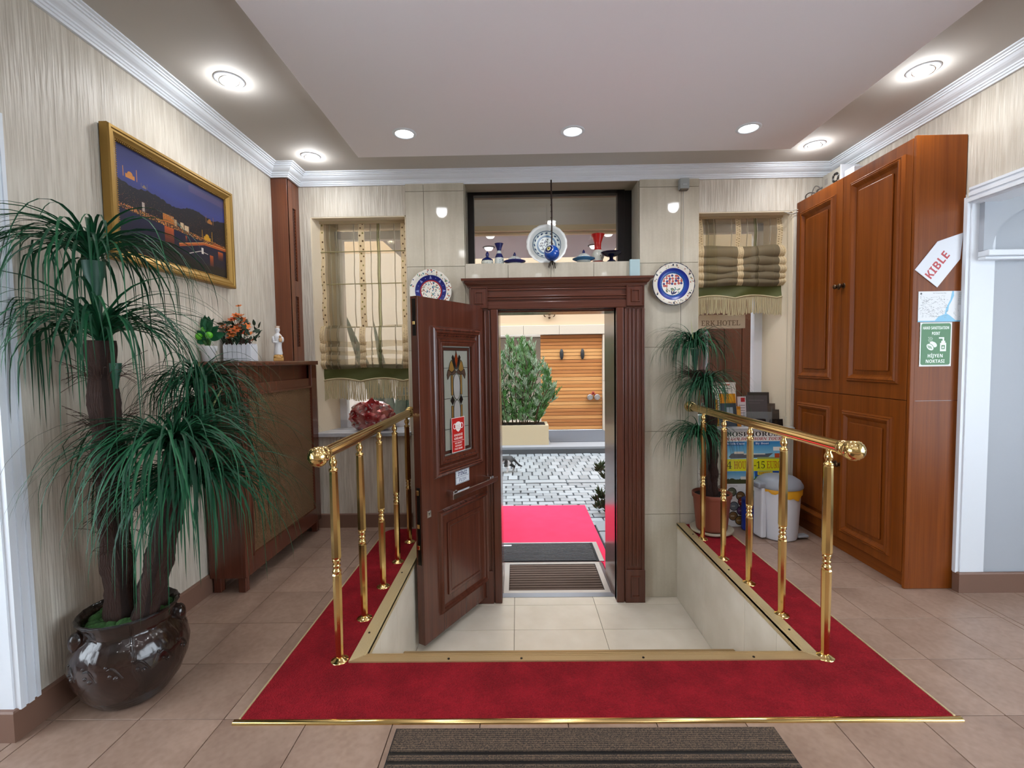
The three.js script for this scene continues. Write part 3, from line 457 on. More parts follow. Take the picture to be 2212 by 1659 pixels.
// ================================================================ the alley outside
{
  const low = -0.56;
  // canopy over the entrance, seen through the transom
  const can = thing('entrance_canopy', 'grey canopy with round lamps over the street side of the doorway', 'canopy', [0, 0, 0]);
  mesh('back_board', box(-1.2, 0.985, 2.335, 2.75, -3.93, -3.91), std(0xc9c2b4, 0.6), can);
  mesh('light_rail', [rbox(-1.2, 0.985, 2.30, 2.345, -3.95, -3.89, 0.004), rbox(-1.2, 0.985, 2.280, 2.298, -3.97, -3.93, 0.004)], std(0xcdb98c, 0.5), can);
  mesh('soffit', box(-1.2, 0.985, 2.33, 2.36, -5.05, -3.95), std(0xb9b7ba, 0.7), can);
  for (const x of [-1.1, 0.93]) mesh('bracket', box(x - 0.02, x + 0.02, 2.40, 2.70, -3.915, -3.858), M.darkMetal, can);
  for (const [x, z] of [[-0.22, -4.10], [0.80, -4.10], [-0.26, -4.55], [0.75, -4.55]]) { const l = mesh('canopy_lamp', lathe([[0.001, -0.035], [0.028, -0.03], [0.042, -0.012], [0.044, 0.0]], 20).translate(x, 2.33, z), std(0xf2f3f5, 0.4, { emissive: 0xffffff, emissiveIntensity: 0.55 }), can); mesh('lamp_rim', new THREE.TorusGeometry(0.052, 0.008, 8, 24).rotateX(Math.PI / 2).translate(x, 2.329, z), std(0x55524f, 0.5), l); }
  // street facade of this building above and beside the openings
  struct('wall_facade', [box(-9, 9, 2.72, 10.0, -3.86, -3.80), box(-9, -1.81, -0.7, 2.72, -3.86, -3.80), box(2.41, 9, -0.7, 2.72, -3.86, -3.80)], M.facade);
  // paving: bed, setts
  const pav = struct('pavement', box(-9, 9, low - 0.2, low - 0.028, -11.3, -3.62), M.cobbleBed);
  const setts = [];
  let row = 0;
  const rowOf = (z0, z1, w, skew, flat) => { for (let x = -2.4 + (row % 2) * w * 0.5; x < 3.4; x += w) { const d = (Math.abs(x - 0.35) > 2.2 ? 100 : 0) - z0; setts.push([x + skew * (z0 + 7) + rr(-0.006, 0.006), z0, w, z1 - z0, d, flat]); } row++; };
  for (let z = -5.0; z > -6.75; z -= 0.125) rowOf(z - 0.125, z, 0.20, 0.03);
  rowOf(-6.95, -6.78, 0.62, 0.0, 1);
  for (let z = -6.97; z > -8.66; z -= 0.24) rowOf(z - 0.24, z, 0.155, 0.05);
  for (let z = -3.86; z > -4.95; z -= 0.32) { for (let x = 0.82; x < 2.6; x += 0.34) setts.push([x, z - 0.32, 0.34, 0.32, -z, 1]); for (let x = -2.2; x < -0.3; x += 0.34) setts.push([x, z - 0.32, 0.34, 0.32, 100, 1]); }
  const cam = V(0, 1.24, 0), shown = [], rest = [];
  for (const s of setts) { const x = s[0] + s[2] / 2, z = s[1] + s[3] / 2, vis = x > -0.044 * -z * 1.2 - 0.1 && x < 0.212 * -z + 0.15 && !(x < 0.83 && z > -5.66); (vis ? shown : rest).push(s); }
  shown.sort((a, b) => a[4] - b[4]);
  rest.push(...shown.splice(285));
  const sett = ([x, z, w, d]) => rbox(x + 0.007, x + w - 0.007, low - 0.05, low + rr(-0.004, 0.004), z + 0.007, z + d - 0.007, 0.012, 1);
  for (const s of shown) mesh('paving_sett', sett(s), M.cobble[(rnd() * 4) | 0], pav);
  const far = mesh('far_paving_setts', rest.map(sett), M.cobble[1], pav, { kind: 'stuff' });
  // kerb and raised pavement opposite
  struct('kerb', rbox(-9, 9, low - 0.1, low + 0.10, -9.05, -8.86, 0.015), std(0x4c4f54, 0.7));
  struct('far_pavement', box(-9, 9, low - 0.1, low + 0.09, -11.3, -9.05), std(0x8b8c90, 0.7));
  const dm = mesh('grey_runner', rbox(0.66, 2.05, low + 0.09, low + 0.10, -11.15, -9.6, 0.004), std(0x55585f, 0.9)); tag(dm, 'grey runner on the pavement before the slatted wooden door', 'mat');
  // opposite house: plain upper wall, beam, post, recess, slatted door
  const zf = -11.2;
  struct('wall_opposite', [box(-9, 9, 2.06, 9.0, zf - 0.3, zf), box(2.24, 9, -0.6, 2.1, zf - 0.3, zf), box(-9, -2.4, -0.6, 2.1, zf - 0.3, zf)], M.facade);
  const bm = mesh('beam', [rbox(-3, 0.15, 1.835, 2.055, zf - 0.2, zf + 0.10, 0.008), rbox(0.155, 1.0, 1.835, 2.055, zf - 0.2, zf + 0.10, 0.008), rbox(1.005, 2.22, 1.835, 2.055, zf - 0.2, zf + 0.10, 0.008)], M.facadeTrim); bm.userData = { kind: 'structure' }; bm.name = 'trim_8';
  struct('trim_9', [rbox(2.03, 2.25, 0.72, 1.83, zf - 0.2, zf + 0.08, 0.008), rbox(2.03, 2.25, -0.47, 0.715, zf - 0.2, zf + 0.08, 0.008)], M.facadeTrim);
  const rec = struct('wall_recess', [box(-2.5, 2.3, -0.6, 2.1, zf - 1.75, zf - 1.6), box(-2.5, -2.4, -0.6, 2.1, zf - 1.6, zf), box(-2.5, 2.3, 1.86, 2.06, zf - 1.6, zf - 0.2)], std(0x8a7c6d, 0.7));
  for (const [a, b] of [[-2.38, -1.2], [-1.19, 0.0], [0.01, 1.2], [1.21, 2.2]]) mesh('wall_panel', rbox(a, b, -0.45, 1.84, zf - 1.6, zf - 1.57, 0.004, 1), std(0x7c6d5f, 0.6), rec);
  const sd = thing('slatted_door', 'honey coloured door of horizontal wooden slats across the alley', 'door', [0, 0, 0]);
  mesh('backing', box(0.56, 2.03, -0.46, 1.835, zf - 0.10, zf - 0.05), std(0x3a1a08, 0.8), sd);
  const NS = 27, y0 = -0.45, hh = (1.83 - y0) / NS;
  for (let k = 0; k < NS; k++) mesh('slat', rbox(0.56, 2.03, y0 + k * hh + 0.0045, y0 + (k + 1) * hh - 0.0045, zf - 0.055, zf - 0.02, 0.005, 1), M.slat[(hash(k, 3, 9) * 4) | 0], sd, { swap: true });
  for (const x of [1.06, 1.557]) { const p = mesh('oval_wall_lamp', ball(0.05, x, 1.365, zf + 0.015, 0.95, 2.6, 0.8, 18), std(0x2c2f33, 0.4)); tag(p, x < 1.3 ? 'dark oval fitting on the slatted door beside the shrub' : 'dark oval fitting on the slatted door above the twin hose inlets', 'wall fitting', 'oval fittings on the slatted door'); }
  const hy = thing('twin_hose_inlet', 'twin round fire hose inlets with red valve on the slatted door', 'hose inlet', [1.805, 0.335, zf - 0.01]);
  for (const s of [-1, 1]) { const p = mesh('inlet', new THREE.CylinderGeometry(0.062, 0.07, 0.10, 24).rotateX(Math.PI / 2).translate(s * 0.085, 0, 0.06), M.chrome, hy); mesh('cap', [new THREE.CylinderGeometry(0.042, 0.042, 0.02, 20).rotateX(Math.PI / 2).translate(s * 0.085, 0, 0.112), new THREE.TorusGeometry(0.058, 0.010, 8, 24).translate(s * 0.085, 0, 0.108)], M.alu, p); }
  mesh('valve', [rod([-0.07, 0.03, 0.03], [0, 0.10, 0.03], 0.02), rod([0.07, 0.03, 0.03], [0, 0.10, 0.03], 0.02), ball(0.03, 0, 0.105, 0.04)], std(0x8c2a22, 0.5), hy);
  // iron scroll bracket on the upper wall
  const sc = thing('iron_scroll_bracket', 'small iron scroll ornament on the plain wall above the beam', 'wall bracket', [0.775, 2.29, zf + 0.02]);
  const spiral = (s) => Array.from({ length: 26 }, (_, k) => { const a = k / 25 * 4.6, r = 0.075 - 0.052 * k / 25; return [s * (0.085 - Math.cos(a) * r), Math.sin(a) * r, 0.02]; });
  mesh('scroll', [tube(spiral(1), 0.013, 40, 6), tube(spiral(-1), 0.013, 40, 6)], M.bronze, sc); mesh('centre_boss', ball(0.03, 0, -0.05, 0.02), M.bronze, sc);
  // planter and shrub
  const pl = thing('stone_planter', 'cream rectangular planter below the tall shrub', 'planter', [0.0, low + 0.09, -9.62]);
  mesh('trough', [box(-1.6, 0.61, 0, 0.395, 0.24, 0.30), box(-1.6, 0.61, 0, 0.395, -0.30, -0.24), box(0.55, 0.61, 0, 0.395, -0.24, 0.24), box(-1.6, -1.54, 0, 0.395, -0.24, 0.24), box(-1.55, 0.56, 0, 0.05, -0.25, 0.25)], M.planter, pl);
  mesh('soil', box(-1.55, 0.56, 0.05, 0.392, -0.245, 0.245), M.soil, pl);
  const sh = thing('tall_shrub', 'tall bushy shrub with narrow grey green leaves in a planter', 'shrub', [0.0, low + 0.486, -9.62]);
  const stems = [], leaves = [[], [], []];
  const leafG = (L, w) => { const g = new THREE.BufferGeometry(); g.setAttribute('position', new THREE.Float32BufferAttribute([0, 0, 0, -w, L * 0.45, 0.008, 0, L * 0.5, -0.004, 0, 0, 0, 0, L * 0.5, -0.004, w, L * 0.45, 0.008, -w, L * 0.45, 0.008, 0, L, 0, 0, L * 0.5, -0.004, 0, L * 0.5, -0.004, 0, L, 0, w, L * 0.45, 0.008], 3)); g.computeVertexNormals(); return g; };
  const base = leafG(0.085, 0.011), q = new THREE.Quaternion();
  const sprig = (list, P, dir, L, n, scale) => { for (let k = 0; k < n; k++) { const t = 0.15 + 0.85 * k / n, a = k * 2.4 + rnd(), up = 0.5 + 0.5 * t; const d = V(Math.cos(a) * (1.15 - t * 0.5), 0.25 + t, Math.sin(a) * (1.15 - t * 0.5)).normalize(); d.addScaledVector(dir, 0.7).normalize(); const g = base.clone(); g.scale(scale, scale * rr(0.8, 1.2), scale); g.applyQuaternion(q.setFromUnitVectors(V(0, 1, 0), d)); const c = P.clone().addScaledVector(dir, L * t); g.translate(c.x, c.y, c.z); list.push(g); } };
  for (let k = 0; k < 54; k++) {
    const u = rr(-1.3, 0.72), v = rr(-0.3, 0.34), edge = Math.abs(u - 0.0) > 0.55 ? 0.8 : 1;
    const top = (1.35 + 0.4 * Math.cos((u + 0.2) * 1.6) + rr(-0.45, 0.06)) * (u > 0.5 ? 0.72 : 1), bx = u * 0.62, pts = [[bx, 0.001, v * 0.5], [bx * 1.1 + (u - bx) * 0.35, top * 0.4, v * 0.8], [u + (u > 0 ? 0.10 : 0) * rnd(), top * 0.75, v], [u + rr(-0.08, 0.12), top, v + rr(-0.1, 0.1)]];
    stems.push(tube(pts, 0.008, 10, 5));
    const c = new THREE.CatmullRomCurve3(pts.map((p) => V(...p)));
    for (let j = 0; j < 15; j++) { const t = 0.03 + 0.97 * j / 15, P = c.getPoint(t), tan = c.getTangent(t); const a = rnd() * 6.28, dir = V(Math.cos(a), rr(0.3, 1.1), Math.sin(a)).normalize().addScaledVector(tan, j > 10 ? 1.2 : 0.2).normalize(); sprig(leaves[(rnd() * 3) | 0], P, dir, rr(0.12, 0.24), 11, rr(0.95, 1.35)); }
  }
  mesh('stems', stems, std(0x4a3a28, 0.9), sh);
  [[0.11, 0.27, 0.08], [0.22, 0.36, 0.19], [0.37, 0.48, 0.36]].forEach((c, i) => mesh('foliage', leaves[i], std(new THREE.Color(...c), 0.5), sh, { kind: 'stuff' }));
  // shrub beside the doorway, only its outer sprays reach into view
  const s2 = thing('doorway_shrub', 'leafy shrub spray reaching in beside the doorway over the paving', 'shrub', [1.25, low, -5.35]);
  const l2 = [], st2 = [], pt2 = [];
  for (const [x, y, z] of [[-0.20, 0.40, -0.55], [-0.12, 0.32, -0.5], [-0.26, 0.13, -0.10], [-0.16, 0.20, -0.05], [-0.34, 0.08, 0.0], [-0.20, 0.04, 0.1], [-0.05, 0.45, -0.2], [0.1, 0.5, 0.0], [0.0, 0.2, 0.1]]) { st2.push(tube([[0.12, 0.1, 0.0], [x * 0.4, y * 0.7 + 0.12, z * 0.6], [x, y, z]], 0.006, 10, 5)); for (let k = 0; k < 3; k++) { const a = rnd() * 6.28; sprig(l2, V(x + rr(-0.05, 0.05), y + rr(-0.05, 0.05), z), V(Math.cos(a) * 0.8 - 0.3, 0.4, Math.sin(a) * 0.8).normalize(), 0.07, 11, 1.15); } }
  mesh('pot', lathe([[0.10, 0], [0.13, 0.02], [0.15, 0.2], [0.16, 0.22], [0.13, 0.22], [0.12, 0.16], [0, 0.16]], 24).translate(0.14, 0, 0.0), M.terracotta, s2);
  mesh('stems', st2, std(0x4a3a28, 0.9), s2); mesh('foliage', l2, std(new THREE.Color(0.085, 0.12, 0.06), 0.5), s2, { kind: 'stuff' });
  // outside the left-hand window: white garden wall, agave, white crate
  struct('garden_wall', [box(-6.5, -0.95, low, 2.9, -7.3, -7.2)], M.outWall);
  struct('window_well', box(-3.2, -0.72, low, 0.55, -5.5, -3.82), std(0xb9b2a6, 0.9));
  const ag = thing('agave_plant', 'pointed agave leaves outside the window behind the sheer blind', 'plant', [-1.12, 0.55, -4.35]);
  for (let k = 0; k < 11; k++) { const a = -2.6 + k * 0.52, L = rr(0.95, 1.40), lean = 0.22 + 0.5 * Math.abs(Math.cos(a)) * rnd(); const g = lathe([[0.05, 0], [0.062, 0.12], [0.05, 0.5], [0.02, 0.85], [0.001, 1]], 8); g.scale(1, L, 0.25); g.rotateX(-0.1).rotateZ(-lean * Math.sign(Math.cos(a)) - rr(-0.1, 0.1)).rotateY(a * 0.2); mesh('leaf', g.translate(Math.cos(a) * 0.09, 0, Math.sin(a) * 0.06), std(new THREE.Color(0.10, 0.15, 0.12), 0.55), ag); }
  // outside the right-hand window: brown timber screen and a white panel
  const ts = thing('timber_screen', 'brown timber boarding outside the right window', 'screen', [0, 0, 0]);
  for (let k = 0; k < 8; k++) mesh('board', rbox(1.0 + k * 0.17, 1.165 + k * 0.17, low, 1.80, -4.62, -4.58, 0.003, 1), M.mahogany, ts);
  const band = mesh('canvas_awning', box(1.0, 2.6, 1.80, 2.5, -4.66, -4.60), std(0xd9d4c6, 0.8)); tag(band, 'pale canvas awning above the timber boarding outside the right window', 'awning');
  struct('alley_end_left', box(-9.2, -9.0, low, 7, -11.3, -3.8), M.facade); struct('alley_end_right', box(9.0, 9.2, low, 7, -11.3, -3.8), M.facade);
}
// mats and the outdoor carpet
{
  const low = -0.56;
  const cp = mesh('outdoor_carpet', [extrude([[-1.0, 3.87], [-0.17, 3.87], [-0.17, 4.034], [0.73, 4.034], [0.73, 3.72], [0.80, 3.72], [0.805, 5.66], [-1.0, 5.66]], 0.016, 0.003).rotateX(-Math.PI / 2).translate(0, low - 0.007, 0)], M.pink); tag(cp, 'red carpet on the paving outside, overexposed daylight put into its pink colour', 'carpet');
  const m1 = thing('metal_framed_mat', 'ribbed brown mat in a wide aluminium frame on the threshold', 'doormat', [0, 0, 0]);
  const ax0 = -0.165, ax1 = 0.725, az0 = -4.03, az1 = -3.465, y = PIT;
  struct('threshold', box(-0.15, 0.73, PIT - 0.05, PIT - 0.004, -3.86, -3.60), M.marble[1]);
  mesh('mat_frame', [frameRing(ax0 + 0.075, ax1 - 0.075, -az1 + 0.055, -az0 - 0.05, [[0, 0.0], [0.0, 0.018], [0.040, 0.018], [0.074, 0.002]]).rotateX(-Math.PI / 2).translate(0, y, 0)], M.alu, m1);
  mesh('mat_bed', box(ax0 + 0.07, ax1 - 0.07, y - 0.002, y + 0.004, az0 + 0.045, az1 - 0.05), M.blackMat, m1);
  const brown = std(new THREE.Color(0.115, 0.075, 0.055), 0.9);
  for (let k = 0; k < 11; k++) { const z = az1 - 0.062 - k * 0.0415; mesh('rib', rbox(ax0 + 0.078, ax1 - 0.078, y, y + 0.016, z - 0.031, z, 0.004, 1), brown, m1); }
  const m2 = thing('black_ribbed_mat', 'black ribbed rubber mat with grey edging beyond the framed mat', 'doormat', [0, 0, 0]);
  mesh('mat_base', rbox(-0.40, 0.70, low + 0.0125, low + 0.020, -4.46, -4.045, 0.003), M.blackMat, m2);
  for (let k = 0; k < 13; k++) mesh('rib', rbox(-0.39, 0.675, low + 0.018, low + 0.027, -4.44 + k * 0.0305, -4.422 + k * 0.0305, 0.003, 1), std(0x4c4b4d, 0.7), m2);
  mesh('edging', [rbox(0.70, 0.745, low + 0.0125, low + 0.022, -4.46, -4.045, 0.004), rbox(-0.40, 0.745, low + 0.0125, low + 0.022, -4.475, -4.455, 0.004)], M.alu, m2);
  mesh('brand_tag', box(-0.16, -0.08, low + 0.0265, low + 0.029, -4.40, -4.37), M.white, m2);
}
// cat crossing the alley
{
  const R = 44, S = 0.34, mc = new MarchingCubes(R, new THREE.MeshBasicMaterial(), false, false, 60000);
  const bones = [[[-0.19, 0.20, 0], [0.13, 0.20, 0], 0.066, 0.062], [[-0.19, 0.20, 0], [-0.27, 0.25, 0], 0.055, 0.045], [[-0.29, 0.265, 0], [-0.305, 0.262, 0], 0.050, 0.042], [[-0.305, 0.25, 0], [-0.345, 0.245, 0], 0.028, 0.020]];
  for (const s of [-1, 1]) { bones.push([[-0.28, 0.30, s * 0.03], [-0.282, 0.325, s * 0.036], 0.016, 0.006]); bones.push([[-0.17, 0.17, s * 0.04], [-0.175 + s * 0.05, 0.09, s * 0.04], 0.032, 0.020], [[-0.175 + s * 0.05, 0.09, s * 0.04], [-0.18 + s * 0.06, 0.012, s * 0.04], 0.019, 0.015]); bones.push([[0.11, 0.18, s * 0.04], [0.105 - s * 0.05, 0.11, s * 0.045], 0.050, 0.026], [[0.105 - s * 0.05, 0.11, s * 0.045], [0.15 - s * 0.06, 0.07, s * 0.045], 0.024, 0.017], [[0.15 - s * 0.06, 0.07, s * 0.045], [0.135 - s * 0.06, 0.012, s * 0.045], 0.016, 0.015]); }
  bones.push([[0.15, 0.225, 0], [0.21, 0.18, 0], 0.020, 0.016], [[0.21, 0.18, 0], [0.28, 0.10, 0], 0.016, 0.014], [[0.28, 0.10, 0], [0.33, 0.075, 0], 0.014, 0.010]);
  const cap = (p, a, b, ra, rb) => { const ab = [b[0] - a[0], b[1] - a[1], b[2] - a[2]], ap = [p[0] - a[0], p[1] - a[1], p[2] - a[2]], t = clamp((ab[0] * ap[0] + ab[1] * ap[1] + ab[2] * ap[2]) / (ab[0] ** 2 + ab[1] ** 2 + ab[2] ** 2 + 1e-9)); return Math.hypot(ap[0] - ab[0] * t, ap[1] - ab[1] * t, ap[2] - ab[2] * t) - (ra + (rb - ra) * t); };
  mc.isolation = 0;
  for (let k = 0; k < R; k++) for (let j = 0; j < R; j++) for (let i = 0; i < R; i++) {
    const p = [((i - R / 2) / (R / 2)) * 0.38, ((j - R / 2) / (R / 2)) * 0.19 + 0.17, ((k - R / 2) / (R / 2)) * 0.12];
    let d = 1; const K = 0.022; for (const b of bones) { const c = cap(p, ...b), h = clamp(0.5 + 0.5 * (d - c) / K); d = d + (c - d) * h - K * h * (1 - h); }
    mc.field[i + j * R + k * R * R] = -d;
  }
  mc.update();
  const n = mc.count, pos = new Float32Array(n * 3), col = new Float32Array(n * 3);
  for (let i = 0; i < n; i++) { pos[3 * i] = mc.positionArray[3 * i] * 0.38; pos[3 * i + 1] = mc.positionArray[3 * i + 1] * 0.19 + 0.17; pos[3 * i + 2] = mc.positionArray[3 * i + 2] * 0.12; const [x, y, z] = [pos[3 * i], pos[3 * i + 1], pos[3 * i + 2]]; const w = (y < 0.185 + 0.03 * Math.sin(x * 30) && x < 0.13 && !(x > 0.02 && x < 0.08 && y > 0.10)) || (y < 0.06 && x < 0.2) ? 1 : 0; const c = w ? 0.75 : 0.035; col.set([c, c, c * 1.03], 3 * i); }
  const g = new THREE.BufferGeometry(); g.setAttribute('position', new THREE.BufferAttribute(pos, 3)); g.setAttribute('color', new THREE.BufferAttribute(col, 3)); g.computeVertexNormals();
  const c = new THREE.Mesh(g, std(0xffffff, 0.8, { vertexColors: true })); c.name = 'cat'; c.castShadow = c.receiveShadow = true; c.position.set(-0.27, -0.556, -7.42); c.rotation.y = 0.25; scene.add(c);
  tag(c, 'black and white cat walking on the paving, half hidden by the door', 'cat');
}
// ================================================================ carpet and railings
function grid(nx, ny, fn) {                               // sheet through fn(u, v), uv kept
  const pos = [], uv = [], idx = [];
  for (let j = 0; j <= ny; j++) for (let i = 0; i <= nx; i++) { pos.push(...fn(i / nx, j / ny)); uv.push(i / nx, j / ny); }
  for (let j = 0; j < ny; j++) for (let i = 0; i < nx; i++) { const a = j * (nx + 1) + i; idx.push(a, a + 1, a + nx + 2, a, a + nx + 2, a + nx + 1); }
  const g = new THREE.BufferGeometry(); g.setAttribute('position', new THREE.Float32BufferAttribute(pos, 3)); g.setAttribute('uv', new THREE.Float32BufferAttribute(uv, 2)); g.setIndex(idx); g.computeVertexNormals(); return g;
}
{
  const c = thing('red_carpet', 'deep red carpet laid in a U round the sunken entrance steps', 'carpet', [0, 0, 0]);
  const a = [], cx = -0.90, cz = 3.30; for (let k = 0; k <= 6; k++) { const t = Math.PI / 2 * (1 - k / 6); a.push([cx - 0.08 * Math.cos(t), cz + 0.08 * Math.sin(t)]); }
  const pts = [[-0.980, 1.546], [1.472, 1.546], [1.472, 3.42], [1.224, 3.42], [1.224, 1.850], [-0.709, 1.850], [-0.709, 3.38], ...a];
  mesh('carpet_pile', extrude(pts, 0.012, 0.003).rotateX(-Math.PI / 2).translate(0, -0.007, 0), M.carpet, c);
  mesh('edge_strip', new THREE.CylinderGeometry(0.009, 0.009, 2.49, 12).scale(1, 1, 1.3).rotateZ(Math.PI / 2).translate(0.246, 0.001, -1.541), M.brass, c, { label: 'polished brass edge strip' });
  for (const [x, z0] of [[-0.983, -3.28], [1.476, -3.42]]) mesh('edge_strip', rbox(x - 0.004, x + 0.004, -0.002, 0.009, z0, -1.55, 0.0025), M.brassTrim, c);
}
function railing(x, label, far) {
  const t = thing('brass_railing', label, 'railing', [x, 0, 0], 0, 'brass railings along the steps');
  const zn = -1.775, zf = far, y = 0.888, fl = [];
  for (let k = 0; k < 40; k++) { const a = 2 * Math.PI * k / 40, r = k % 4 === 0 ? 0.0215 : 0.0245; fl.push([Math.cos(a) * r, Math.sin(a) * r]); }
  mesh('handrail', extrude(fl, zn - zf).translate(0, y, zf), M.brass, t);
  for (const [z, s] of [[zn, 1], [zf, -1]]) {
    const g = lathe([[0.0245, -0.02], [0.030, -0.016], [0.031, 0.0], [0.026, 0.006], [0.022, 0.012], [0.030, 0.018], [0.036, 0.030], [0.039, 0.045], [0.036, 0.060], [0.026, 0.074], [0.012, 0.081], [0.001, 0.083]], 28);
    g.rotateX(s * Math.PI / 2).translate(0, y, z);
    const f = mesh('finial', g, M.brass, t);
    const bumps = []; for (let k = 0; k < 46; k++) { const a = k * 2.39996, h = 0.2 + 0.75 * k / 46, rr2 = Math.sqrt(1 - h * h) * 0.036; bumps.push(ball(0.005, Math.cos(a) * rr2, Math.sin(a) * rr2, s * (0.042 + h * 0.036), 1, 1, 1, 8)); }
    mesh('embossing', bumps.map((b) => b.translate(0, y, z)), M.brass, f);
  }
  const oct = (pts) => { const g = lathe(pts, 8).toNonIndexed(); g.computeVertexNormals(); return g; };
  for (let k = 0; k < 5; k++) {
    const z = -1.868 - 0.3155 * k;
    const b = mesh('baluster', [oct([[0.0150, 0.012], [0.0178, 0.20], [0.0190, 0.37], [0.0160, 0.378]]), oct([[0.0165, 0.436], [0.0200, 0.446], [0.0196, 0.60], [0.0172, 0.795], [0.0150, 0.803]])].map((g) => g.translate(0, 0, z)), M.brass, t);
    mesh('flange', lathe([[0.036, 0.0085], [0.035, 0.011], [0.028, 0.015], [0.019, 0.019], [0.016, 0.024], [0.001, 0.024]], 24).translate(0, 0, z), M.brass, b);
    mesh('collar', lathe([[0.012, 0.372], [0.017, 0.378], [0.0185, 0.386], [0.016, 0.394], [0.011, 0.399], [0.0165, 0.406], [0.0165, 0.412], [0.012, 0.418], [0.0175, 0.427], [0.0165, 0.438], [0.012, 0.442]], 20).translate(0, 0, z), M.brass, b);
    mesh('top_knob', lathe([[0.012, 0.797], [0.0185, 0.802], [0.0175, 0.810], [0.009, 0.816], [0.014, 0.826], [0.0165, 0.836], [0.014, 0.846], [0.009, 0.853], [0.010, 0.868], [0.001, 0.87]], 20).translate(0, 0, z), M.brass, b);
  }
  return t;
}
railing(-0.754, 'fluted brass railing on turned posts, beside the open door leaf', -3.20);
railing(1.243, 'fluted brass railing on turned posts, between the potted palm and the steps', -3.33);
// ribbed mat on the tiles
{
  const t = thing('striped_floor_mat', 'brown ribbed mat with black bands on the tiles before the carpet', 'doormat', [0, 0, 0]);
  const loop = tex(512, 256, (u, v) => { const a = fbm(u, v, 200, 90, 2, 201), r = 0.5 + 0.5 * Math.sin(v * Math.PI * 2 * 24); return lerp3([0.018, 0.013, 0.011], [0.16, 0.105, 0.065], clamp((0.75 * a + 0.25 * r - 0.3) * 2)); }, true, [0.4, 0.2]);
  const rib = std(0xffffff, 0.95, { map: loop });
  mesh('mat_base', rbox(-0.425, 0.840, 0.0005, 0.006, -1.508, -0.70, 0.002), M.blackMat, t);
  let z = -1.502; const bands = [[0.092, 1], [0.014, 0], [0.020, 1], [0.014, 0], [0.014, 1], [0.022, 0], [0.014, 1], [0.014, 0], [0.020, 1], [0.014, 0]];
  for (let k = 0; z < -0.72; k++) { const [d, c] = bands[k % bands.length]; mesh(c ? 'looped_band' : 'rubber_band', rbox(-0.420, 0.835, 0.004, c ? 0.012 : 0.008, z + 0.001, z + d - 0.001, 0.002, 1), c ? rib : M.black, t); z += d; }
}
